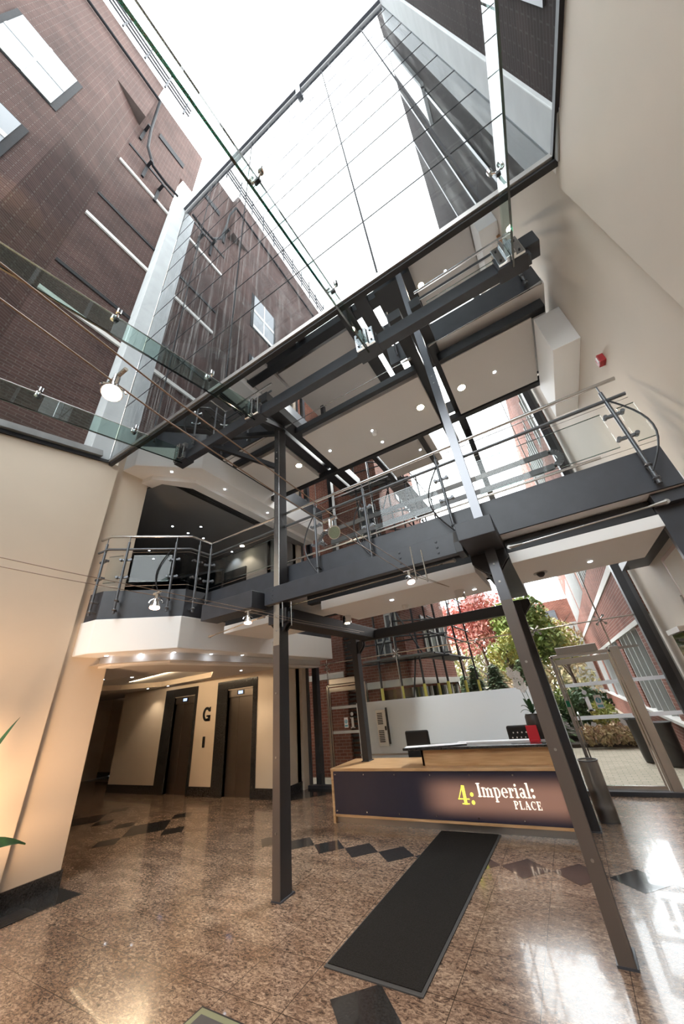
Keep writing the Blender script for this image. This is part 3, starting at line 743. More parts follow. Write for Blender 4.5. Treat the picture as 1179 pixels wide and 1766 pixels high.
# hairpin bumper rails behind the first bridge
for (xa, xb, lb) in ((-3.75,.95,'long flat steel hairpin rail behind the first bridge, right bay'),):
    y = 6.0; za, zb = 4.93, 5.22
    b = B(); pth = [(xa+.14,y,za)]+[(xb,y,za)]
    for k in range(1, 12):
        u = -PI/2+PI*k/12; pth.append((xb+.14*math.cos(u), y, (za+zb)/2+.145*math.sin(u)))
    pth += [(xb,y,zb),(xa,y,zb)]
    for k in range(1, 12):
        u = PI/2+PI*k/12; pth.append((xa+.14*math.cos(u), y, (za+zb)/2+.145*math.sin(u)))
    pth += [(xa,y,za)]
    for p, q in zip(pth, pth[1:]): b.bar(p, q, .03, .10, up=(0,0,1) if abs(Vector(p).z-Vector(q).z) < 1e-6 else (1,0,0))
    tag(b.build('hairpin_rail', 'steel_grey'), lb, 'rail')
balustrade([(-5.2,5.9),(1.55,5.9)], 3.78, [(x,5.9,0,1) for x in (-4.4,-2.9,-1.5,.6)], 'rear balustrade of the first bridge seen through the front glass', rr=True)

# ================================================================= LIGHTING FITTINGS
def spot(loc, e, col=(1,.8,.55), ang=110, r=.03, name='downlight_lamp', blend=.6, d=(0,0,-1)):
    l = bpy.data.lights.new(name, 'SPOT'); l.energy = e; l.color = col; l.spot_size = math.radians(ang); l.spot_blend = blend; l.shadow_soft_size = r
    o = bpy.data.objects.new(name, l); C.objects.link(o); o.location = loc; o.rotation_euler = Vector(d).to_track_quat('-Z', 'Y').to_euler(); return o
def downlight(x, y, z, label, big=False, group=None, e=0):
    t = thing('downlight', (x, y, z), label, 'light', group)
    r = .07 if big else .026
    b = B(); b.cyl((x,y,z-.006), (x,y,z+.002), r*1.25, 16); b.build('trim_ring', 'white_paint' if not big else 'stainless', t)
    b = B(); b.cyl((x,y,z-.010), (x,y,z-.004), r, 14); b.build('lamp', 'lamp_warm' if big else 'lamp_cool', t)
    if e: spot((x,y,z-.03), e, (1,.82,.6) if big or z < 2.7 else (.9,.95,1))
for x, bay, big in ((-2.9,'left end of the middle',0),(-1.84,'centre of the middle',0),(-.77,'right end of the middle',1),(.04,'left part of the right',1),(.63,'right part of the right',0),(-3.77,'left',1)):
    downlight(x, 5.1, 6.65, '%s downlight at the %s bay of second bridge soffit' % ('large warm' if big else 'tiny white', bay), big, e=30 if big else 0)
downlight(-1.82, 5.56, 6.65, 'tiny white downlight behind the smoke detector on second bridge soffit')
downlight(-1.3, 6.75, 6.95, 'tiny white downlight on the small rear soffit panel')
downlight(.02, 5.16, 10.3, 'large warm downlight on the third level soffit by the roof edge', True, e=30)
downlight(.61, 5.18, 10.3, 'tiny white downlight on the third level soffit by the roof edge')
downlight(.68, 5.01, 3.0, 'tiny white downlight on the right bay of first bridge soffit')
downlight(-.75, 5.1, 3.0, 'tiny white downlight beside the right surface spotlight under first bridge')
downlight(-1.84, 4.63, 3.0, 'tiny white downlight near the smoke detector under first bridge')
downlight(-3.8, 5.17, 3.0, 'warm downlight on the left bay of first bridge soffit', False)
for i, (x, y, w_) in enumerate(((-6.29,3.07,'leftmost'),(-5.97,3.45,'second from left'),(-5.64,3.83,'third from left'),(-5.60,4.58,'fourth from left'),(-5.52,5.29,'rightmost'))):
    downlight(x-.02, y+.02, 2.78, '%s tiny downlight under the lower balcony edge' % w_)
for x, y, w_ in ((-5.87,3.34,'left'),(-5.54,4.5,'middle'),(-5.56,6.0,'right')):
    downlight(x, y, 6.43, '%s tiny downlight under the second balcony edge' % w_)
for i, (x, y) in enumerate(((-7.92,4.81),(-7.4,5.32),(-7.97,5.34),(-7.94,5.84),(-9.79,5.33),(-10.3,5.8),(-8.11,7.1),(-8.8,6.3))):
    downlight(x, y, 6.37, 'tiny downlight in the dark ceiling of the first gallery, %s' % ['nearest one','right of the group','middle of the group','back of the group','far left one','far left rear one','by the rear wall','between group and rear wall'][i], e=6 if i % 3 == 0 else 0)
downlight(-7.54, 7.0, 6.37, 'warm orange downlight at the rear of first gallery ceiling', True, e=18)
for x, y, w_, e in ((-11.2,6.9,'left of the left lift frame',10),(-10.5,7.1,'beside it left of the G sign',0),(-8.12,4.6,'near the coffer front',25),(-8.5,4.2,'left of the coffer front',0),(-6.8,6.5,'right of the right lift',14),(-13.5,5.5,'deep in the lobby',5)):
    downlight(x, y, 2.65, 'lobby ceiling downlight %s' % w_, False, e=e)
b = B(); b.cyl((-1.82,5.15,6.56), (-1.82,5.15,6.65), .045, 16, r2=.06); tag(b.build('smoke_detector', 'white_paint', smooth=True), 'round smoke detector on the second bridge soffit', 'smoke detector')
b = B(); b.cyl((-1.84,5.15,2.94), (-1.84,5.15,3.0), .04, 16, r2=.055); tag(b.build('smoke_detector', 'grille_white', smooth=True), 'round smoke detector under the first bridge between the spotlights', 'smoke detector')
for x, y, lb in ((-2.82,4.98,'chrome cube-like spotlight under first bridge, left of the detector'),(-.94,4.98,'chrome cube-like spotlight under first bridge, left of the box beam')):
    t = thing('surface_spotlight', (x,y,3), lb, 'light')
    b = B(); b.cyl((x,y,2.88), (x,y,3.0), .07, 20); b.build('housing', 'chrome', t, smooth=True)
    b = B(); b.cyl((x,y,2.872), (x,y,2.882), .04, 14); b.build('lamp', 'lamp_warm', t)
t = thing('eyeball_downlight', (.12,5.03,3), 'dark recessed eyeball downlight in the right bay under first bridge', 'light')
b = B(); b.cyl((.12,5.03,2.992), (.12,5.03,3.002), .085, 20); b.build('ring', 'stainless_brushed', t); b = B(); b.ball((.12,5.03,2.99), .05, 12); b.build('eyeball', 'steel_black', t, smooth=True)
# two wall cylinders on the left column and the picture light
b = B(); b.cyl((-3.46,3.95,2.42), (-3.46,3.95,2.62), .04, 14); tag(b.build('cylinder_light', 'stainless_brushed', smooth=True), 'brushed cylinder light fixed to the left column below the bridge', 'light')

# cable track lights
def wire(pts, label):
    b = B(); b.tube(pts, .0032, 6); return tag(b.build('light_cable', 'cable'), label, 'cable')
w1a = [(-.86,-.6,2.8),(-.85,-.03,2.8),(-.89,.5,2.8),(-.94,2.127,2.8),(-.93,3.285,2.8),(-.83,3.89,2.8)]
w1b = [(-.94,-.6,2.8),(-.95,0,2.8),(-1.0,.5,2.8),(-1.02,1.15,2.8),(-1.015,3.06,2.8),(-.83,3.89,2.8)]
wire(w1a, 'thin copper-coloured light cable carrying the large lit spot, right one')
wire(w1b, 'thin copper-coloured light cable carrying the large lit spot, left one')
wire([(-2.82,-.3,2.8),(-2.88,.955,2.8),(-2.88,2.88,2.8),(-2.9,3.9,2.8),(-3.0,5.9,2.86)], 'thin low light cable crossing the left column, right one')
wire([(-3.0,-.3,2.8),(-3.05,1.0,2.8),(-2.98,2.95,2.8),(-2.99,3.9,2.8),(-3.1,5.9,2.86)], 'thin low light cable crossing the left column, left one')
def cable_spot(p, d, label, lit='lamp_glow', s=1.0, on=True, e=0):
    t = thing('cable_spotlight', p, label, 'light')
    p = Vector(p); d = Vector(d).normalized()
    b = B(); b.cyl(p+Vector((-.05,0,.0)), p+Vector((.05,0,.0)), .008*s, 8); b.cyl(p, p+Vector((0,0,-.055*s)), .012*s, 10); b.build('stem', 'chrome', t, smooth=True)
    h = p+Vector((0,0,-.07*s))
    b = B(); b.cyl(h-d*.035*s, h+d*.0*s, .013*s, 14, r2=.022*s); b.cyl(h, h+d*.035*s, .022*s, 18, r2=.036*s, caps=True); b.build('reflector', 'chrome', t, smooth=True)
    b = B(); b.cyl(h+d*.036*s, h+d*.039*s, .032*s, 16); b.build('lamp', lit if on else 'glass_green', t)
    b = B(); pp = []
    q = d.cross(Vector((0,0,1))).normalized()
    for k in range(9):
        u = PI*k/8; pp.append(h+q*math.cos(u)*.042*s-d*math.sin(u)*.03*s)
    b.tube(pp, .004*s, 6); b.build('yoke', 'chrome', t, smooth=True)
    if e: spot(h+d*.05*s, e, (1,.66,.38), 120, d=d, name='cable_spot_lamp')
    return t
cable_spot((-.95,.30,2.80), (.30,-.1,-.9), 'large glowing cable spotlight against the brick at upper left', s=.85, e=60)
cable_spot((-.97,1.62,2.80), (.75,-.35,-.5), 'unlit chrome cable spotlight hanging in front of the bridge balustrade', on=False, s=1.2)
cable_spot((-.97,2.98,2.80), (.2,-.2,-.9), 'glowing clear cable spotlight under the riveted beam near the box beam', 'bulb_pink', s=1.1, e=12)
cable_spot((-2.94,1.75,2.80), (.1,-.1,-.9), 'glowing pinkish cable spotlight below the left balcony posts', 'bulb_pink', s=1.3, e=22)
cable_spot((-2.94,2.88,2.80), (.1,-.1,-.9), 'glowing pinkish cable spotlight just left of the left column', 'bulb_pink', s=1.3, e=22)
for x, y, lb in ((-.99,3.25,'thin steel hanger holding the copper cables, front one'),(-.93,3.42,'thin steel hanger holding the copper cables, rear one'),(-3.25,3.86,'thin steel hanger on the left column holding the low cables'),(-3.12,3.9,'thin steel hanger beside the left column, right of the other')):
    b = B(); b.cyl((x,y,2.78), (x,y,3.14), .008, 8); tag(b.build('cable_hanger', 'stainless'), lb, 'hanger')

# warm uplight low on the left wall behind the plant
l = bpy.data.lights.new('plant_uplight', 'SPOT'); l.energy = 170; l.color = (1,.62,.34); l.spot_size = math.radians(120); l.spot_blend = 1; l.shadow_soft_size = .28
o = bpy.data.objects.new('plant_uplight', l); C.objects.link(o); o.location = (-5.2,1.1,.5); o.rotation_euler = Vector((-.8,.35,.45)).to_track_quat('-Z','Y').to_euler()

# ================================================================= LIFTS
def ring_pts(cx, cy, rx, ry, a0, a1, n=14):
    return [(cx+rx*math.cos(math.radians(a0+(a1-a0)*k/n)), cy+ry*math.sin(math.radians(a0+(a1-a0)*k/n))) for k in range(n+1)]
def arc2(cx, cy, ro, ri, a0, a1, n=14):
    """closed outline of an elliptical band, ro/ri = (rx, ry)"""
    return ring_pts(cx, cy, ro[0], ro[1], a0, a1, n) + ring_pts(cx, cy, ri[0], ri[1], a1, a0, n)
def band(w, cx, cy, ro, ri, a0, a1, y0, y1, tr, n=14):
    O = ring_pts(cx, cy, ro[0], ro[1], a0, a1, n); I = ring_pts(cx, cy, ri[0], ri[1], a0, a1, n)
    for k in range(n): w.yprism([tr(*O[k]), tr(*O[k+1]), tr(*I[k+1]), tr(*I[k])], y0, y1)
for i, (x0, x1, xf0, xf1, lb) in enumerate(((-10.36,-9.42,-10.79,-9.33,'left steel lift door in black granite frame'),(-8.09,-7.14,-8.48,-7.0,'right steel lift door in black granite frame, beside the G sign'))):
    t = thing('lift_door', ((x0+x1)/2, LY, 0), lb, 'lift')
    b = B(); b.box(xf0, LY-.03, 0, x0, LY+.14, 2.53); b.box(x1, LY-.03, 0, xf1+.0, LY+.14, 2.53); b.box(x0, LY-.03, 2.32, x1, LY+.14, 2.53); b.build('surround', 'black_granite', t, bevel=.004)
    mid = (x0+x1)/2-.12
    for a, c in ((x0, mid-.004), (mid+.004, x1)):
        b = B(); b.box(a, LY+.08, 0, c, LY+.12, 2.12); b.build('door_leaf', 'lift_steel', t)
    b = B(); b.box(x0, LY+.04, 2.12, x1, LY+.12, 2.32); b.build('header', 'lift_steel', t)
    b = B(); b.box((x0+x1)/2-.16, LY+.03, 2.17, (x0+x1)/2+.10, LY+.04, 2.27); dsp = b.build('display', 'black_plastic', t)
    b = B(); b.box((x0+x1)/2-.11, LY+.025, 2.185, (x0+x1)/2+.05, LY+.03, 2.255); b.build('lit_window', 'display_blue', dsp)
# G sign
b = B(); tr = lambda u, v: (-9.03+u*.31, 1.62+v*.34)
band(b, .5, .5, (.5,.5), (.26,.32), 40, 300, LY-.012, LY, tr, 20)
b.yprism([tr(.5,.42), tr(.98,.42), tr(.98,.30), tr(.5,.30)][::-1], LY-.012, LY); b.yprism([tr(.72,.0), tr(.98,.0), tr(.98,.42), tr(.72,.42)], LY-.012, LY)
b.yprism([tr(.5,.0), tr(.78,.0), tr(.78,.16), tr(.5,.18)], LY-.012, LY)
b.yprism([tr(.76,.66), tr(.98,.66), tr(.98,1.0), tr(.84,.98)], LY-.012, LY)
tag(b.build('floor_letter', 'black_plastic'), 'dark metal letter G on the wall between the lifts', 'sign')
t = thing('call_panel', (-8.9, LY, 1.15), 'small black lift call panel below the letter G', 'call panel')
b = B(); b.box(-8.95, LY-.012, 1.02, -8.86, LY, 1.27); b.build('plate', 'black_plastic', t, bevel=.003)
for z in (1.18, 1.10):
    b = B(); b.cyl((-8.905,LY-.018,z), (-8.905,LY-.012,z), .015, 10); b.build('button', 'stainless', t)
b = B(); b.cyl((-13.0,LY-.08,1.0), (-13.0,LY-.02,1.05), .02, 8)

# ================================================================= RECEPTION DESK
DY = 6.25
t = thing('reception_desk', (-2.3, DY, 0), 'long maple reception desk with a dark illuminated front panel', 'desk')
b = B(); b.box(-4.16, DY-.03, .0, -4.115, 7.15, .70); b.build('end_panel', 'maple_wood', t, bevel=.003)
b = B(); b.box(-4.16, DY-.04, .70, -.46, 7.15, .742); b.build('worktop', 'maple_wood', t, bevel=.003)
b = B(); b.box(-4.12, DY-.02, .085, -.50, DY, .12); b.build('bottom_rail', 'maple_wood', t, bevel=.002)
b = B(); b.box(-.50, DY-.02, .0, -.46, 7.15, .70); b.build('end_panel', 'maple_wood', t, bevel=.002)
b = B(); b.box(-4.12, DY+.02, 0, -.50, DY+.05, .085); b.build('plinth', 'stainless_brushed', t)
b = B(); b.box(-4.112, DY-.025, .122, -.50, DY-.008, .698); fp = b.build('front_panel', 'lightbox_panel', t)
b = B(); b.box(-4.1, DY-.008, .12, -.5, DY+.02, .70); b.build('carcass', 'black_plastic', t)
for i, x in enumerate((-4.07,-3.5,-2.93,-2.33,-1.72,-1.12)):
    for z in (.655,.165):
        b = B(); b.cyl((x+.0,DY-.036,z), (x,DY-.025,z), .010, 10); b.build('stud', 'stainless', fp)
b = B(); b.box(-2.47, DY+.12, .742, -.50, DY+.17, .96); b.box(-2.47, DY+.12, .742, -2.43, 6.75, .96); b.build('raised_front', 'maple_wood', t, bevel=.003)
b = B(); b.box(-2.74, DY+.02, .96, -.44, 6.72, .995); b.build('granite_top', 'black_granite', t, bevel=.004)
b = B(); b.box(-1.9, 6.56, .995, -.60, 6.70, 1.012); tag(b.build('paper_strip', 'paper'), 'long white ledge strip on the black granite counter top', 'paper')
# lettering: didone style built from stems, hairlines and serifs
def letters(w, text, x, z, h, y0, y1, gap=.05):
    """x,z lower-left; h = cap height"""
    s = h
    def R(u0, v0, u1, v1): w.yprism([(x+u0*s, z+v0*s), (x+u1*s, z+v0*s), (x+u1*s, z+v1*s), (x+u0*s, z+v1*s)], y0, y1)
    def BD(cu, cv, ro, ri, a0, a1, n=14): band(w, cu, cv, ro, ri, a0, a1, y0, y1, lambda u, v: (x+u*s, z+v*s), n)
    def PG(pts): w.yprism([(x+u*s, z+v*s) for u, v in pts], y0, y1)
    hl = .055
    for ch in text:
        if ch == 'I': R(.0,0,.36,hl); R(.0,1-hl,.36,1); R(.09,0,.27,1); wd = .40
        elif ch == 'm':
            for k in range(3): R(.06+.34*k,0,.21+.34*k,.60 if k else .68); R(-.01+.34*k,0,.28+.34*k,hl)
            R(-.01,.63,.2,.68)
            for k in range(2): BD(.235+.34*k+.04,.50,(.135,.18),(.07,.13),0,180,8)
            wd = 1.0
        elif ch == 'p':
            R(.07,-.34,.22,.68); R(0,-.34,.30,-.34+hl); R(0,.63,.2,.68); BD(.30,.33,(.27,.36),(.13,.30),-110,110,16); wd = .62
        elif ch == 'e':
            BD(.29,.33,(.28,.36),(.13,.31),0,320,20); R(.12,.33,.56,.38); wd = .60
        elif ch == 'r': R(.07,0,.22,.64); R(0,0,.32,hl); R(0,.63,.2,.68); BD(.32,.50,(.13,.17),(.07,.12),40,180,8); BD(.39,.52,(.075,.09),(0,0),0,360,10); wd = .48
        elif ch == 'i': R(.07,0,.22,.66); R(0,0,.30,hl); R(0,.62,.2,.68); BD(.145,.88,(.095,.10),(0,0),0,360,12); wd = .33
        elif ch == 'a': R(.33,.08,.47,.5); BD(.26,.49,(.21,.20),(.07,.15),0,160,10); BD(.22,.19,(.20,.20),(.07,.14),20,340,14); R(.40,0,.56,.06); wd = .58
        elif ch == 'l': R(.07,0,.22,1.04); R(0,0,.30,hl); R(0,.99,.2,1.04); wd = .34
        elif ch == ':': BD(.12,.11,(.12,.12),(0,0),0,360,12); BD(.12,.54,(.12,.12),(0,0),0,360,12); wd = .3
        elif ch == 'P': R(.07,0,.25,1); R(0,0,.34,hl); R(0,1-hl,.3,1); BD(.32,.74,(.32,.26),(.15,.20),-90,90,14); R(.2,1-hl,.34,1); R(.2,.48,.34,.48+hl); wd = .70
        elif ch == 'L': R(.07,0,.25,1); R(0,1-hl,.34,1); R(0,0,.62,hl); PG([(.56,0),(.62,0),(.62,.28)]); wd = .68
        elif ch == 'A': PG([(.28,1),(.38,1),(.12,0),(.07,0)]); PG([(.28,1),(.40,1),(.72,0),(.50,0)]); R(.2,.32,.5,.37); R(0,0,.24,hl); R(.44,0,.78,hl); wd = .80
        elif ch == 'C': BD(.38,.5,(.38,.51),(.2,.45),50,312,20); R(.64,.70,.69,1.0); wd = .76
        elif ch == 'E': R(.07,0,.25,1); R(0,0,.60,hl); R(0,1-hl,.58,1); R(.2,.48,.44,.53); R(.40,.38,.44,.63); R(.53,.72,.58,1); R(.55,0,.60,.3); wd = .66
        elif ch == '4': R(.36,0,.56,1); R(.22,0,.70,hl); R(0,.25,.76,.31); PG([(.0,.25),(.06,.25),(.46,1),(.38,1)]); wd = .82
        else: wd = .4
        x += (wd+gap)*s
    return x
b = B(); letters(b, 'Imperial:', -1.66, .405, .155, DY-.034, DY-.025, .035); tag_o = b.build('lettering', 'lightbox_white', fp); tag_o['label'] = 'glowing cream serif lettering reading Imperial:'
b = B(); letters(b, 'PLACE', -1.20, .285, .085, DY-.034, DY-.025, .10); b.build('lettering', 'lightbox_white', fp)['label'] = 'glowing cream serif lettering reading PLACE'
b = B(); xx = letters(b, '4', -1.955, .315, .215, DY-.034, DY-.025, .03); letters(b, ':', xx-.0, .315, .21, DY-.034, DY-.025); b.build('lettering', 'lightbox_yellow', fp)['label'] = 'glowing yellow figure 4 and colon'

# papers and things on the desk
b = B()
for i in range(5):
    a = -.12+.09*i; b.bar((-2.72+.17*i,6.36+.02*i,.999+.002*i), (-2.42+.17*i,6.42+.03*i,.999+.002*i), .2, .003)
tag(b.build('paper_stack', 'paper'), 'loose spread of white papers on the black counter top', 'papers')
# office chair
def office_chair(x, y, label, mesh=False, rz=0):
    t = thing('office_chair', (x, y, 0), label, 'chair')
    b = B(); b.box(x-.24, y-.02, .66 if mesh else .62, x+.24, y+.05, 1.13); b.build('backrest', 'chair_fabric', t, bevel=.03)
    b = B(); b.box(x-.24, y-.45, .44, x+.24, y, .52); b.build('seat', 'chair_fabric', t, bevel=.03)
    b = B(); b.cyl((x,y-.22,.1), (x,y-.22,.44), .03, 12); b.build('gas_lift', 'steel_black', t)
    b = B()
    for k in range(5):
        a = 2*PI*k/5; b.bar((x,y-.22,.11), (x+.28*math.cos(a),y-.22+.28*math.sin(a),.07), .05, .03); b.cyl((x+.28*math.cos(a)-.02,y-.22+.28*math.sin(a),.03), (x+.28*math.cos(a)+.02,y-.22+.28*math.sin(a),.03), .03, 10)
    b.build('star_base', 'steel_black', t)
    for s_ in (-1, 1):
        b = B(); b.box(x+s_*.29-.03, y-.30, .66, x+s_*.29+.03, y-.05, .69); b.bar((x+s_*.29,y-.15,.5), (x+s_*.29,y-.15,.67), .035, .05); b.bar((x+s_*.2,y-.15,.48), (x+s_*.3,y-.15,.5), .04, .03); b.build('armrest', 'black_plastic', t)
    if mesh:
        b = B()
        for i in range(6):
            for j in range(4):
                b.cyl((x-.17+.068*i+(j%2)*.03,y-.025,.82+.07*j), (x-.17+.068*i+(j%2)*.03,y-.02,.82+.07*j), .012, 6)
        b.build('mesh_holes', 'paper', t)
    return t
office_chair(-2.9, 7.42, 'black office chair behind the desk left of the granite counter')
office_chair(-.98, 7.35, 'black perforated-back office chair behind the counter beside the orchid pot', mesh=True)
# monitors red box and orchid
b = B(); b.box(-.80, 6.52, 1.0, -.62, 6.60, 1.16); 
t = thing('orchid_plant', (-.62, 6.62, .995), 'white flowering orchid in a tall dark pot at the desk end', 'orchid')
b = B(); prof = [(.07,0),(.11,.1),(.135,.2),(.13,.3),(.11,.34),(.095,.34)]; px, py = -.66, 6.66
pts = []
for r_, z in prof: pts.append((px,py,.997+z))
b.tube(pts, [r_ for r_, z in prof], 20); b.build('pot', 'pot_dark', t, smooth=True)
def blade(w, base, tip, width, droop=.1, n=7, roll=0):
    base = Vector(base); tip = Vector(tip); d = tip-base; s_ = d.cross(Vector((0,0,1))).normalized()*width
    s_ = Matrix.Rotation(roll, 3, d) @ s_
    vs = []; 
    for k in range(n+1):
        u = k/n; c = base+d*u+Vector((0,0,droop*4*u*(1-u))); wv = s_*math.sin(PI*min(1, .12+u*.88))
        vs += [c-wv, c+Vector((0,0,-width*.25)), c+wv]
    fs = [(3*k+j, 3*k+j+1, 3*k+j+4, 3*k+j+3) for k in range(n) for j in range(2)]
    w.add(vs, fs)
b = B()
for k in range(7):
    a = 2*PI*k/7+.3; blade(b, (px,py,1.33), (px+.17*math.cos(a),py+.1*math.sin(a),1.36+.09*(k%3)), .03, .05)
b.build('leaves', 'leaf_plant', t)
b = B(); stems = []
for s_, top in ((-.03,(-.16,-.02,.62)),(.03,(-.07,.0,.56))):
    P_ = [(px+s_,py,1.34)]+[(px+s_+(top[0]-s_)*u**1.6, py+top[1]*u, 1.34+top[2]*(u**.8)) for u in (.2,.4,.6,.8,1)]; stems.append(P_); b.tube(P_, .004, 5)
b.build('stem', 'leaf_plant', t)
b = B()
for P_ in stems:
    for j in range(11):
        u = .50+.05*j; i = min(4, int(u*5)); f = u*5-i; c = Vector(P_[i])*(1-f)+Vector(P_[min(5,i+1)])*f+Vector((random.uniform(-.035,.035),random.uniform(-.03,.03),random.uniform(-.01,.03)))
        for k in range(5):
            a = 2*PI*k/5+j; q = c+Vector((math.cos(a)*.026,-.004,math.sin(a)*.026)); b.ball(q, .018, 6, sc=(1,.25,1))
b.build('blossoms', 'petal', t)
b = B(); b.box(-.79, 6.46, .996, -.67, 6.52, 1.02); b.box(-.80, 6.48, 1.0, -.65, 6.50, 1.20); tag(b.build('card_holder', 'red_card'), 'bright red card holder on the desk in front of the orchid pot', 'card holder')

# white partition with grille and phone entry unit behind the desk
t = thing('white_partition', (-2.6, 8.22, .1), 'long plain white screen wall behind the reception desk', 'partition')
b = B(); b.box(-4.62, 8.20, .10, -.36, 8.25, 1.68); b.build('board', 'partition_white', t, bevel=.002)
b = B(); b.box(-4.62, 8.17, .64, -.36, 8.21, .665); b.build('ledge_rail', 'stainless_brushed', t)
t = thing('wall_heater', (-3.96, 8.15, .8), 'cream louvred wall unit at the left end of the white screen', 'grille')
b = B(); b.box(-4.10, 8.15, .80, -3.86, 8.2, 1.50); b.build('housing', 'grille_white', t, bevel=.004)
for z0_, z1_ in ((.88,1.10),(1.22,1.45)):
    b = B(); z = z0_
    while z < z1_: b.box(-4.07, 8.144, z, -3.94, 8.15, z+.020); z += .034
    b.build('louvre_panel', 'shadow_slot', t)
b = B(); b.box(-3.845, 8.14, .84, -3.825, 8.2, 1.54); b.build('side_strip', 'black_plastic', t)
b = B(); b.box(-3.91,8.14,1.1,-3.87,8.15,1.18); b.build('latch', 'black_plastic', t)

# ================================================================= ENTRANCE DOORS
def entrance(x0, x1, name, label, hinge_right=True, handle_x=None):
    t = thing(name, (x0, YG, 0), label, 'door')
    del t['category'], t['label']; t['kind'] = 'structure'
    zt = 2.10
    b = B()
    for x in (x0, x1): b.box(x-.03, YG-.06, 0, x+.03, YG+.06, zt+.04)
    b.box(x0, YG-.06, zt, x1, YG+.06, zt+.06); b.build('frame', 'stainless', t, bevel=.004)
    b = B(); b.box(x0+.05, YG-.02, .08, x1-.05, YG-.008, zt-.1); b.build('glass_leaf', 'glass_clear', t)
    b = B(); b.box(x0+.04, YG-.035, .02, x1-.04, YG+.015, .12); b.box(x0+.04, YG-.035, zt-.12, x1-.04, YG+.015, zt-.02); b.box(x0+.04, YG-.03, .1, x0+.065, YG+.01, zt-.1); b.box(x1-.065, YG-.03, .1, x1-.04, YG+.01, zt-.1); b.build('leaf_rail', 'stainless', t)
    b = B(); b.box(x0+.12, YG-.14, zt+.05, x1-.18, YG-.04, zt+.18); b.build('door_closer', 'stainless_brushed', t, bevel=.006)
    b = B(); hx = handle_x; P_ = [(hx,YG-.03,.92),(hx,YG-.10,.94),(hx,YG-.10,1.16),(hx,YG-.03,1.18)]; b.tube(P_, .013, 8); b.build('handle', 'chrome', t, smooth=True)
    return t
entrance(-5.53, -4.42, 'door_3', 'left glazed entrance door', handle_x=-4.58)
entrance(-.19, .80, 'door_4', 'right glazed entrance door', handle_x=-.08)
b = B(); b.box(.80, YG-.09, 0, .94, YG+.05, 2.19); struct(b.build('trim_10', 'stainless', bevel=.01))
b = B(); b.box(.94, YG-.06, .0, 1.6, YG+.03, .10); b.box(.94,YG-.05,2.13,1.25,YG+.02,2.17); struct(b.build('trim_11', 'stainless_brushed'))
def isign(x, zb, lb):
    t = thing('information_sign', (x, YG-.03, zb), lb, 'sign')
    s_ = .11
    b = B(); y0_, y1_ = YG-.03, YG-.024
    b.yprism([(x-.05,zb),(x+.075,zb),(x+.075,zb+.025),(x-.05,zb+.025)], y0_, y1_); b.yprism([(x-.02,zb),(x+.045,zb),(x+.045,zb+.23),(x-.02,zb+.23)], y0_, y1_); b.yprism([(x-.05,zb+.205),(x+.0,zb+.205),(x+.0,zb+.23),(x-.05,zb+.23)], y0_, y1_)
    band(b, x+.01, zb+.30, (.04,.04), (0,0), 0, 360, y0_, y1_, lambda u, v: (u, v), 14)
    b.build('letter_i', 'film_white', t)
def blue_notice(x, z, lb):
    t = thing('blue_notice', (x, YG-.03, z), lb, 'notice'); 
    b = B(); b.box(x-.055, YG-.03, z, x+.055, YG-.027, z+.215); b.build('sheet', 'paper', t)
    b = B(); band(b, x, z+.13, (.042,.045), (0,0), 0, 360, YG-.033, YG-.030, lambda u, v: (u, v), 16); b.box(x-.042, YG-.032, z+.02, x+.042, YG-.030, z+.06); b.build('blue_print', 'film_blue', t)
    b = B(); b.box(x-.006, YG-.036, z+.12, x+.006, YG-.033, z+.165); b.box(x-.006, YG-.036, z+.10, x+.006, YG-.033, z+.112); b.build('exclamation_mark', 'paper', t)
isign(-4.88, 1.16, 'white letter i on the left glass door'); isign(.13, 1.19, 'white letter i on the right glass door')
blue_notice(-5.05, 1.18, 'blue and white notice on the left glass door'); blue_notice(.31, 1.22, 'blue and white notice beside the i on the right glass door')
b = B(); b.box(-.21, YG-.09, 1.28, -.15, YG-.06, 1.38); tag(b.build('exit_button', 'green_sign'), 'small green exit button beside the right door frame', 'button')
b = B(); b.box(-4.49, YG-.09, 1.40, -4.44, YG-.06, 1.48); tag(b.build('exit_button', 'green_sign'), 'small green exit button beside the left door frame', 'button')
for x, z, lb in ((.86,2.67,'four-armed glass spider fitting above the right door'),(-.29,2.67,'four-armed glass spider fitting right of the rear column'),(-3.45,2.67,'four-armed glass spider fitting above the white screen'),
                 (-5.5,2.6,'four-armed glass spider fitting above the left door'),(1.5,2.67,'glass clamp fitting at the right dark upright'),
                 (-3.45,5.2,'four-armed glass spider fitting high above white screen'),(.86,5.2,'four-armed glass spider fitting seen over the bridge deck at right')):
    b = B()
    for a in (45,135,225,315):
        q = (x+.1*math.cos(math.radians(a)), YG-.04, z+.1*math.sin(math.radians(a))); b.tube([(x,YG-.07,z), q], .01, 6); b.cyl((q[0],YG-.05,q[2]), (q[0],YG-.005,q[2]), .025, 10)
    b.cyl((x,YG-.09,z), (x,YG-.04,z), .02, 8)
    tag(b.build('spider_fitting', 'stainless'), lb, 'glass fitting')

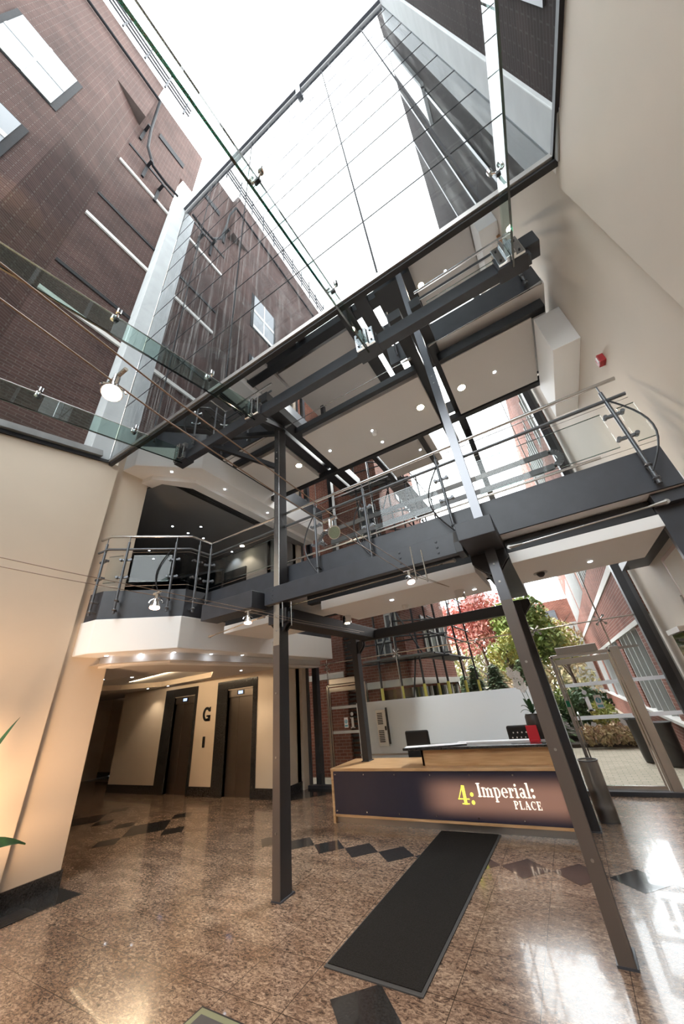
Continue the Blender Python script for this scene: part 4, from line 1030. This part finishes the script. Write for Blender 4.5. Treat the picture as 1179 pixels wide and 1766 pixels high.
# ================================================================= FLOOR OBJECTS
t = thing('entrance_mat', (-1.9, 4.7, 0), 'long black runner mat leading to the reception desk', 'mat')
b = B(); b.add([(-2.35,3.25,.001),(-1.53,3.23,.001),(-1.47,6.22,.001),(-2.30,6.21,.001),(-2.35,3.25,.008),(-1.53,3.23,.008),(-1.47,6.22,.008),(-2.30,6.21,.008)], [(3,2,1,0),(4,5,6,7),(0,1,5,4),(1,2,6,5),(2,3,7,6),(3,0,4,7)]); b.build('rubber_border', 'mat_rubber', t)
b = B(); b.add([(-2.335,3.285,.008),(-1.555,3.265,.008),(-1.50,6.215,.008),(-2.29,6.205,.008),(-2.335,3.285,.013),(-1.555,3.265,.013),(-1.50,6.215,.013),(-2.29,6.205,.013)], [(3,2,1,0),(4,5,6,7),(0,1,5,4),(1,2,6,5),(2,3,7,6),(3,0,4,7)]); b.build('pile', 'mat_pile', t)
t = thing('waste_bin', (-.17, 7.05, 0), 'tall grey wire mesh waste bin behind the right column', 'bin')
glass('mesh_steel', (.36,.34,.33), .18, .5, rough=.4)
b = B(); n = 28
vs = []; 
for z in (.02,.69):
    for k in range(n): a = 2*PI*k/n; vs.append((-.17+.125*math.cos(a), 7.02+.125*math.sin(a), z))
b.add(vs, [(k,(k+1)%n,n+(k+1)%n,n+k) for k in range(n)]); b.build('mesh_body', 'mesh_steel', t, smooth=True)
b = B(); P_ = [(-.17+.125*math.cos(2*PI*k/28), 7.02+.125*math.sin(2*PI*k/28), .69) for k in range(29)]; b.tube(P_, .008, 6); b.build('rim', 'steel_grey', t, smooth=True)
b = B(); b.cyl((-.17,7.02,0), (-.17,7.02,.16), .122, 28); b.build('base_band', 'steel_grey', t, smooth=True)
# recessed floor box at bottom edge
t = thing('floor_box', (-2.9, 2.5, 0), 'square brass-edged floor box at the bottom edge of the picture', 'floor box')
b = B()
b.box(-2.96,2.18,.001,-2.50,2.62,.004); b.build('frame', 'steel_black', t)
b = B(); b.box(-2.945,2.195,.003,-2.515,2.605,.006); b.build('green_border', 'brass_green', t)
b = B(); b.box(-2.90,2.24,.005,-2.56,2.56,.008); b.build('lid', 'steel_grey', t)
# floor grate by left wall
t = thing('floor_grate', (-6.2, 2.0, 0), 'black slotted floor grate along the left wall', 'grate')
b = B(); b.add([(-6.44,-1,.002),(-6.14,-1,.002),(-6.06,2.86,.002),(-6.36,2.86,.002)], [(0,1,2,3)]); b.build('slots', 'rubber', t)
b = B()
for k in range(8): x = -6.42+.04*k; b.bar((x+.0,-1,.004), (x+.075,2.84,.004), .012, .004)
b.build('bars', 'steel_black', t)
# potted plant left of frame, leaf reaching in
t = thing('potted_plant', (-5.9, 1.75, 0), 'long pointed green plant leaf entering at the left edge', 'plant')
b = B(); b.tube([(-5.9,1.75,0),(-5.9,1.75,.2),(-5.9,1.75,.42),(-5.9,1.75,.45)], [.15,.2,.22,.2], 20); b.build('pot', 'pot_dark', t, smooth=True)
b = B(); b.tube([(-5.9,1.75,.4),(-5.88,1.78,.8),(-5.86,1.8,1.5)], .02, 6); b.build('stem', 'bark', t)
leaves = [((-5.87,1.79,.75),(-5.93,2.50,.70),.065,.07), ((-5.87,1.8,1.1),(-6.0,1.95,1.6),.04,.08), ((-5.87,1.8,1.0),(-5.6,1.4,1.3),.05,.1), ((-5.87,1.8,1.3),(-6.1,1.3,1.6),.05,.1), ((-5.87,1.8,1.4),(-5.9,2.06,1.98),.02,.04), ((-5.87,1.8,.9),(-5.5,1.6,.9),.05,.1)]
for p, q, wd, dr in leaves:
    b = B(); blade(b, p, q, wd, dr, 10, roll=.9); b.build('leaf', 'leaf_plant', t, smooth=True)

# ================================================================= RIGHT WALL OBJECTS
XW = XR+.06
t = thing('fire_beacon', (XW, 4.3, 5.2), 'small red fire alarm box high on the right wall', 'alarm')
b = B(); b.box(XW-.07, 4.16, 5.14, XW, 4.27, 5.26); b.build('body', 'red_plastic', t, bevel=.006)
b = B(); b.box(XW-.076, 4.18, 5.16, XW-.068, 4.21, 5.24); b.build('label_plate', 'paper', t)
t = thing('framed_picture', (XW, 5.9, 2.6), 'wooden framed picture on the right wall at the image edge', 'picture')
b = B(); b.box(XW-.03, 5.3, 2.50, XW, 6.22, 3.1); b.build('frame', 'picture_wood', t, bevel=.005)
b = B(); b.box(XW-.034, 5.38, 2.56, XW-.03, 6.14, 3.04); b.build('mount', 'picture_mount', t)
b = B(); b.cyl((XW-.2,5.6,2.50), (XW-.02,6.35,2.48), .012, 8); tag(b.build('picture_rail_arm', 'stainless_brushed'), 'thin steel arm below the framed picture', 'arm')
t = thing('wall_display', (XW, 7.0, 2.1), 'dark wall cabinet display with a pale hood at the right edge', 'display')
b = B(); b.box(XW-.16, 6.6, 2.18, XW, 7.3, 2.25); b.build('hood', 'white_paint', t, bevel=.004)
b = B(); b.box(XW-.12, 6.65, 1.80, XW, 7.25, 2.18); b.build('case', 'window_dark', t)
for k, z in enumerate((5.9, 9.5)):
    pass
t = thing('noticeboard', (XW, 4.9, 8.2), 'pale wooden framed board high on the wall behind the right glass fin', 'board')
b = B(); b.box(XW-.06, 4.65, 9.4, XW, 6.1, 12.6); b.build('frame', 'fabric_wood_tower', t)
b = B(); b.box(XW-.07, 4.8, 9.6, XW-.06, 5.95, 12.4); b.build('board', 'picture_mount', t)
b = B(); b.cyl((XW-.62,5.6,11.6), (XW-.06,5.7,11.8), .03, 8); b.cyl((XW-.3,5.5,11.2), (XW-.28,5.7,12.2), .09, 10); tag(b.build('bracket_lamp', 'steel_black'), 'black bracket lamp high on the right wall beside the board', 'lamp')

# ================================================================= OUTSIDE: UPPER BUILDINGS
t = thing('brick_building', (-7, 0, 6), 'tall brown brick building seen through the sloping glass roof on the left', 'building')
w = B()
xs_, xr_ = XL-.02, XL-.42
w.add([(xs_,-9,5.0),(xs_,-.72,5.0),(xr_,.30,5.0),(xr_,2.05,5.0),(xs_,-9,21.3),(xs_,-.72,21.3),(xr_,.30,21.3),(xr_,2.05,21.3)], [(0,1,5,4),(1,2,6,5),(2,3,7,6)])
w.add([(xs_,-9,21.3),(xs_,.3,21.3),(xs_,.3,25.4),(xs_,-9,25.4),(xr_,.3,21.3),(xr_,2.6,21.3),(xr_,2.6,25.4),(xr_,.3,25.4),(xs_,-.72,21.3)], [(0,1,2,3),(4,5,6,7),(8,4,1),(1,4,7,2)])
w.add([(xs_,-9,25.4),(xs_,.3,25.4),(xr_,.3,25.4),(xr_,2.6,25.4),(xr_-6,2.6,25.4),(xr_-6,-9,25.4)], [(0,1,2,3,4,5)])
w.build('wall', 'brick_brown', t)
w = B()
for y0_, y1_, z0_, z1_ in ((-2.6,-1.08,15.9,18.3),(-2.6,-1.12,12.2,14.0),(-4.8,-3.5,15.9,18.3),(-4.8,-3.5,12.2,14.0),(-2.6,-1.1,8.6,10.3)):
    f = B(); f.box(xs_-.02, y0_, z0_-.06, xs_+.02, y1_+.02, z1_+.04); fo = f.build('window_surround', 'drain_pipe', t)
    f = B(); f.box(xs_+.01, y0_+.12, z0_, xs_+.03, y1_-.12, z1_); ff = f.build('window', 'window_bright', t)
    f = B(); f.box(xs_+.02, y0_+.12, z0_, xs_+.05, y1_-.12, z0_+.18); f.box(xs_+.02, y0_+.12, (z0_+z1_)/2-.08, xs_+.045, y1_-.12, (z0_+z1_)/2+.08); f.box(xs_+.02, (y0_+y1_)/2-.03, z0_, xs_+.04, (y0_+y1_)/2+.03, z1_); f.build('frame', 'window_frame_white', ff)
for z in (10.1, 13.8, 17.8):
    f = B(); f.box(xr_-.02, .33, z, xr_+.05, 2.05, z+.13); f.build('stone_band', 'stone_band', t)
for z in (11.3, 15.1, 19.3):
    f = B(); f.box(xr_-.02, .33, z, xr_+.03, 2.05, z+.11); f.build('dark_joint', 'drain_pipe', t)
f = B(); f.box(xr_-.02, .9, 22.2, xr_+.04, 2.0, 22.6); f.build('vent_slot', 'drain_pipe', t)
t = thing('concrete_pier', (XL, 2.2, 6.4), 'pale concrete pier between left brick building and the glass facade', 'pier')
b = B(); b.box(XL-.5, 2.05, 6.3, XL+.02, YF-.01, 18.35); b.build('shaft', 'concrete_pier', t, bevel=.01)
t = thing('concrete_pier', (XR, 2.2, 6.4), 'pale concrete pier between right brick building and the glass facade', 'pier')
b = B(); b.box(XR-.02, 2.02, 6.3, XR+.5, YF-.01, 18.6); b.build('shaft', 'concrete_pier', t, bevel=.01)
b = B(); b.cyl((XL+.06,-9,23.6), (XL+.06,.4,23.6), .05, 8); b.tube([(XL+.06,.4,23.6),(XL-.2,.5,23.0),(XL-.2,.6,21.4),(XL-.2,.75,20.0),(XL-.2,1.1,19.2),(XL-.2,1.6,19.1),(XL-.2,2.1,19.2)], .05, 8)
tag(b.build('drain_pipe', 'drain_pipe', smooth=True), 'dark curved drain pipe running down the left brick building', 'pipe')
for y, z, lb in ((.45,21.3,'upper'),(.95,19.2,'middle'),(1.5,18.6,'lower')):
    b = B(); b.box(XL-.42, y, z-.05, XL-.1, y+.09, z+.05); b.box(XL-.42,y,z-.9,XL-.36,y+.09,z+.1); tag(b.build('pipe_bracket', 'drain_pipe'), '%s dark bracket stub holding the curved drain pipe' % lb, 'bracket')
t = thing('roof_scaffold', (XL, .5, 25.4), 'thin scaffold guard rail along the left brick roof edge', 'scaffold')
for z in (25.7, 26.1, 26.5): b = B(); b.cyl((XL+.1,-9,z), (XL+.1,1.4,z), .04, 6); b.build('rail', 'scaffold_tube', t)
for k in range(12):
    b = B(); y = -8.5+.88*k; b.cyl((XL+.1,y,25.2), (XL+.1+random.uniform(-.05,.1),y,26.8+random.uniform(0,.3)), .04, 6); b.build('upright', 'scaffold_tube', t)
t = thing('brick_building', (XR, 0, 6), 'dark brick building seen through the glass roof at upper right', 'building')
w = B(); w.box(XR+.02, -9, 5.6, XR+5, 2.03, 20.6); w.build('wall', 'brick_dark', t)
for y0_, z0_, z1_ in ((.75,14.4,20),):
    f = B(); f.box(XR-.01, y0_, z0_, XR+.05, y0_+.75, z1_); f.build('window', 'window_dark', t)
    f = B(); f.box(XR-.05, y0_+.72, z0_-.1, XR+.05, y0_+.8, z1_+.1); f.box(XR-.05,y0_,z0_-.1,XR+.05,y0_+.75,z0_); f.build('window_trim', 'concrete_pier', t)
for y in (.2, 1.35, -1.3):
    f = B(); f.box(XR-.0, y, 6.6, XR+.04, y+.08, 20.6); f.build('vertical_channel', 'steel_grey', t)

# ================================================================= OUTSIDE: COURTYARD
w = B(); w.box(-30, YG+.05, -.12, 30, 60, -.015); struct(w.build('ground', 'paving'))
b = B(); b.box(-5.5, 13.2, -.02, 1.4, 22, .07); tag(b.build('planting_bed', 'soil'), 'dark soil bed under the courtyard shrubs', 'bed')
# right wing
t = thing('brick_building', (1.66, 9, 0), 'long red brick wing with white mullions on the right of the courtyard', 'building')
XE = 1.62
w = B(); w.box(XE, YG+.15, -.1, XE+5, 29, .74); w.box(XE, YG+.15, 2.66, XE+5, 29, 4.75); w.box(XE, YG+.15, 6.6, XE+5, 29, 8.2); w.box(XE, YG+.15, 10.2, XE+5, 29, 13.0)
for y in (9.6, 13.6, 17.6, 21.6, 25.6, 28.4): w.box(XE, y, .74, XE+.4, y+.6, 2.66)
for y in (11.0, 16.5, 22.0, 28.0): w.box(XE, y, 4.75, XE+.4, y+.7, 6.6); w.box(XE, y, 8.2, XE+.4, y+.7, 10.2)
w.build('wall', 'brick_red', t)
for o_, z0_, z1_ in ((.10,.74,.80),(.03,2.60,2.70),(.03,3.78,3.95)):
    f = B(); f.box(XE-o_, YG+.15, z0_, XE+.1, 29, z1_); f.build('stone_band', 'stone_band', t)
for ya, yb, z0_, z1_, st in [(a, a+3.4, .8, 2.6, .78) for a in (10.2,14.2,18.2,22.2)]+[(8.6,9.6,.8,2.6,.5)]+[(a, b_, z, z+u, .5) for a, b_ in ((8.6,11.0),(11.7,16.5),(17.2,22.0),(22.7,28.0)) for z, u in ((4.75,1.85),(8.2,2.0))]:
    f = B(); f.box(XE+.12, ya, z0_, XE+.16, yb, z1_); wn_ = f.build('window', 'glass_window', t)
    y = ya+.1
    while y < yb:
        f = B(); f.box(XE-(.02 if z0_ > 3 else -.02), y, z0_, XE+.12, y+.06, z1_); f.build('mullion', 'window_frame_white', wn_); y += st
# left building
t = thing('brick_building', (-5, 9.6, 0), 'red-brown brick building with white bands on the left behind the glass', 'building')
w = B(); w.box(-8.5, 9.5, -.1, -5.62, 10, 16); w.box(-5.3, 9.5, 1.9, -3.6, 14.4, 16); w.box(-5.3,9.5,-.1,-4.6,14.4,1.9); w.box(-5.7, 9.62, -.1, -5.25, 10, 16); w.box(-5.3, 14.2, -.1, -3.6, 14.4, 2)
w.build('wall', 'brick_red', t)
f = B(); f.box(-5.30, 9.44, 1.96, -3.55, 14.45, 2.13); f.build('stone_band', 'stone_band', t)
f = B(); f.box(-6.95, 9.46, 2.36, -5.66, 9.52, 2.52); f.build('stone_band', 'stone_band', t)
f = B(); z = .1
while z < 3.9: f.box(-5.6, 9.55, z, -5.33, 9.60, z+.05); z += .11
f.build('louvre', 'steel_black', t)
f = B(); f.box(-4.6, 9.6, .5, -3.7, 9.65, 1.96); f.build('window', 'glass_window', t)
f = B(); f.box(-3.72, 9.6, .5, -3.66, 14.2, 1.96); wn_ = f.build('window', 'glass_window', t)
for k in range(7): f = B(); f.box(-3.66, 9.6+.75*k, .3, -3.6, 9.68+.75*k, 1.96); f.build('mullion', 'window_frame_white', wn_)
for (x0_, x1_, z0_, z1_) in ((-4.45,-4.0,2.75,3.5),(-4.1,-3.72,3.3,4.4),(-4.45,-3.8,6.2,7.6),(-4.9,-4.2,9.6,11.2)):
    f = B(); f.box(x0_, 9.46, z0_, x1_, 9.52, z1_); ff = f.build('window', 'window_bright', t)
    f = B()
    for x in (x0_, (x0_+x1_)/2-.02, x1_-.04): f.box(x, 9.43, z0_, x+.04, 9.47, z1_)
    f.box(x0_, 9.43, (z0_+z1_)/2-.02, x1_, 9.47, (z0_+z1_)/2+.02); f.build('frame', 'window_frame_white', ff)
for z0_ in (2.75, 5.6, 8.6):
    f = B(); f.box(-3.64, 11.2, z0_, -3.57, 13.8, z0_+1.25); ff = f.build('window', 'window_bright', t)
    f = B()
    for k in range(5): f.box(-3.58, 11.2+.63*k, z0_, -3.54, 11.27+.63*k, z0_+1.25)
    f.build('frame', 'window_frame_white', ff)
# scaffold tower
t = thing('scaffold_tower', (-3.6, 10.6, 0), 'scaffold tower with yellow-sleeved legs against the left brick building', 'scaffold')
posts = [(-4.35,9.2),(-3.75,9.15),(-3.2,9.3),(-2.72,9.8),(-3.35,11.0),(-2.7,11.6),(-2.65,13.2)]
for x, y in posts:
    b = B(); b.cyl((x,y,0), (x+random.uniform(-.03,.03),y,9.5), .03, 8); p = b.build('standard', 'scaffold_tube', t)
    b = B(); b.cyl((x,y,.02), (x,y,1.95), .042, 8); b.build('yellow_sleeve', 'yellow_sleeve', p)
for z in (2.55,3.05,3.45,4.5,5.1,6.3,7.0,8.2,9.0):
    for p, q in (((-4.9,9.12,z),(-2.45,9.5,z)),((-2.68,9.0,z+.05),(-2.6,13.4,z+.05)),((-3.7,9.0,z+.1),(-2.5,10.0,z+.1))):
        b = B(); b.cyl(p, q, .022, 6); b.build('ledger', 'scaffold_tube', t)
for p, q in (((-4.3,9.1,2.6),(-3.0,9.1,5.0)),((-3.0,9.1,2.6),(-4.2,9.1,5.1)),((-2.6,9.6,2.6),(-2.6,12.5,5.2)),((-3.9,9.2,0),(-3.3,9.3,2.6)),((-3.2,9.3,5),(-4.3,9.1,8)),((-4.3,9.1,5),(-3.0,9.1,8)),((-2.6,12.6,5),(-2.6,9.8,8))):
    b = B(); b.cyl(p, q, .022, 6); b.build('brace', 'scaffold_tube', t)
for z in (2.6, 5.2, 8.3):
    b = B()
    for k in range(4): b.box(-4.7, 8.95+.24*k, z, -2.7, 9.16+.24*k, z+.04)
    b.box(-3.3, 9.9, z, -2.65, 13, z+.04); b.build('platform', 'scaffold_board', t)

# far buildings
t = thing('brick_building', (0, 31, 0), 'distant low grey rendered building with brick parapet beyond the trees', 'building')
w = B(); w.box(-.6, 31, 0, 6, 36, 5.2); w.build('wall', 'render_grey', t)
w = B(); w.box(-.7, 31.5, 5.2, 6, 36, 7.0); w.build('brick_parapet', 'brick_red', t)
w = B(); w.box(-.1, 31.4, 5.5, .7, 31.5, 6.3); w.build('window', 'window_bright', t)
t = thing('pale_building', (-8, 34, 0), 'pale distant building glimpsed through the tree crowns', 'building')
w = B(); w.box(-14, 34, 0, -1.5, 40, 3.6); w.build('wall', 'white_paint', t)
for k in range(6): w = B(); w.box(-12+1.8*k, 33.9, 1.6, -11+1.8*k, 34, 2.8); w.build('window', 'window_dark', t)

def foliage(n, blobs, size, flat=1.0):
    b = B()
    tot = sum(r**2 for *_, r in blobs)
    for cx, cy, cz, r in blobs:
        for _ in range(int(n*r*r/tot)):
            while True:
                v = Vector((random.gauss(0,1), random.gauss(0,1), random.gauss(0,1)))
                if v.length > .01: break
            v.normalize(); v *= r*(random.random()**.4)
            p = Vector((cx+v.x, cy+v.y, cz+v.z*flat))
            a = Vector((random.gauss(0,1), random.gauss(0,1), random.gauss(0,1))).normalized(); c = a.cross(Vector((random.gauss(0,1), random.gauss(0,1), random.gauss(0,1)))).normalized()
            s_ = size*random.uniform(.6,1.3)
            b.add([p-a*s_, p+c*s_*.5, p+a*s_, p-c*s_*.5], [(0,1,2,3)])
    return b
def tree(x, y, h, crown, mat, label, n=3500, size=.11, kind='tree', trunk=.09):
    t = thing('broadleaf_tree', (x, y, 0), label, kind)
    b = B(); b.tube([(x,y,0),(x+.05,y,h*.35),(x-.05,y,h*.7),(x+.02,y,h)], [trunk, trunk*.8, trunk*.55, trunk*.2], 8)
    for _ in range(12):
        z = h*random.uniform(.35,.85); a = random.uniform(0,2*PI); L_ = h*random.uniform(.15,.3)
        b.tube([(x,y,z),(x+L_*.5*math.cos(a),y+L_*.5*math.sin(a),z+L_*.45),(x+L_*math.cos(a),y+L_*math.sin(a),z+L_*.8)], [trunk*.35,trunk*.22,trunk*.08], 5)
    b.build('trunk', 'bark', t, smooth=True)
    f = foliage(n, crown, size); f.build('crown', mat, t)
    return t
tree(-3.2, 19, 5.6, [(-3.6,19,4.2,1.15),(-2.9,19,5.1,1.0),(-4.5,19.3,4.9,.9),(-2.4,18.8,4.3,.8),(-3.2,19,6.0,.9)], 'leaf_red', 'red-leaved tree in the courtyard behind the scaffold', 3200, .11)
tree(-1.4, 18, 4.6, [(-1.3,18,3.6,1.0),(-.8,18.2,4.4,.9),(-1.7,18.4,4.4,.8),(-.5,18,3.2,.9),(-1.9,17.9,2.7,.7)], 'leaf_green', 'green tree right of the red tree in the courtyard', 6500, .11)
tree(-1.9, 16.6, 3.4, [(-2.2,16.6,2.8,.55),(-1.6,16.6,3.3,.5),(-1.3,16.7,2.6,.6)], 'leaf_yellow', 'yellowing small tree in front of the green tree', 1500, .08)
tree(.1, 20, 4.6, [(.0,20,3.4,.95),(-.5,20,4.3,.8),(.4,20,2.9,.7),(-.6,19.8,2.9,.6)], 'leaf_yellow', 'yellow-green tree seen above and through the right door', 2000, .09)
tree(-5.5, 24, 6.5, [(-5,24,5.5,1.6),(-3.4,24,6.2,1.4),(-1.5,25,5.6,1.5)], 'leaf_red', 'distant pinkish autumn tree behind the courtyard trees', 2200, .13)
f = foliage(9000, [(-6.5,27,3.2,2.2),(-4,27,4.2,2.0),(-2,27.5,3.0,2.2),(0,28,3.6,1.8),(-3,27,1.2,2.0),(-.5,27,1.2,2.0)], .16)
tag(f.build('hedge_trees', 'leaf_mixed', smooth=False), 'soft yellow-green mass of trees closing the far end of the courtyard', 'trees', kind='stuff')
def conifer(x, y, h, r, label, n=2600):
    t = thing('conifer', (x, y, 0), label, 'conifer')
    b = B(); b.tube([(x,y,0),(x,y,h)], [.05,.01], 6); b.build('trunk', 'bark', t)
    b = B()
    for _ in range(n):
        u = random.random()**.7; z = h*(1-u)*.95+.1; a = random.uniform(0,2*PI); rr_ = r*u*random.uniform(.3,1)
        p = Vector((x+rr_*math.cos(a), y+rr_*math.sin(a), z)); d = Vector((math.cos(a), math.sin(a), -.25))*.2; s_ = Vector((-math.sin(a), math.cos(a), 0))*.06
        b.add([p-s_, p+s_, p+d+s_*.4, p+d-s_*.4], [(0,1,2,3)])
    b.build('needles', 'leaf_conifer', t)
conifer(-2.95, 14.2, 2.5, .75, 'pointed conifer left of the courtyard trees above the white screen')
conifer(-3.6, 15.2, 2.2, .7, 'smaller conifer beside the brick building corner', 2000)
conifer(-2.2, 13.9, 2.4, 1.1, 'low spreading conifer in the middle above the white screen', 2800)
conifer(-1.3, 14.4, 2.5, 1.1, 'low spreading conifer behind the orchid', 2800)
def shrub(cx, cy, blobs, mat, label, n, size, name='shrub'):
    f = foliage(n, blobs, size); o = f.build(name, mat); return tag(o, label, 'shrub')
shrub(0, 9, [(-13.8,9.8,1.9,.5),(-13.6,9.8,1.2,.35)], 'leaf_dark', 'dark indoor foliage seen in the narrow gap left of the lobby wall', 500, .08, 'indoor_foliage')
shrub(0, 14, [(.1,14.2,1.0,.55),(-.25,14.3,.8,.45),(.45,14.4,.9,.45)], 'leaf_dark', 'dark green shrub behind the i sign on the right door', 2200, .07)
shrub(0, 13, [(-.05,13.0,.3,.25),(.3,13.0,.28,.26)], 'leaf_pale', 'pale pinkish flowering shrub in the bed, left half', 1200, .045, 'flowering_shrub')
shrub(0, 13, [(.62,13.05,.32,.28),(.9,13.05,.25,.22)], 'leaf_pale', 'pale pinkish flowering shrub in the bed, right half', 1200, .045, 'flowering_shrub')
shrub(0, 14, [(.5,13.6,.72,.36)], 'leaf_yellow', 'yellowish low shrub above the pink flowers', 800, .05)
shrub(0, 12, [(-.55,14.6,1.0,.5),(-1.2,14.9,.9,.6)], 'leaf_green', 'green shrub between the screen and the right door', 1600, .06)
t = thing('litter_bin', (1.0, 11.1, 0), 'black plastic litter bin standing on the courtyard paving', 'bin')
b = B(); b.tube([(1.0,11.1,0),(1.0,11.1,.1),(1.0,11.1,.75),(1.0,11.1,.83)], [.18,.19,.23,.25], 16); b.build('body', 'bin_black', t, smooth=True)
b = B(); P_ = [(1.0+.25*math.cos(2*PI*k/16), 11.1+.25*math.sin(2*PI*k/16), .80) for k in range(17)]; b.tube(P_, .018, 6); b.build('rim', 'bin_black', t)
t = thing('litter_bin', (1.32, 10.7, 0), 'second black bin beside the door jamb, partly hidden', 'bin')
b = B(); b.tube([(1.32,10.6,0),(1.32,10.6,.1),(1.32,10.6,.7),(1.32,10.6,.76)], [.14,.15,.17,.19], 14); b.build('body', 'bin_black', t, smooth=True)
b = B(); b.cyl((-3.05,20,0), (-3.05,20,2.6), .04, 8); b.ball((-3.05,20,2.65), .16, 8, sc=(1,1,.5)); tag(b.build('lamp_post', 'steel_black'), 'thin black lamp post among the courtyard conifers', 'lamp post')
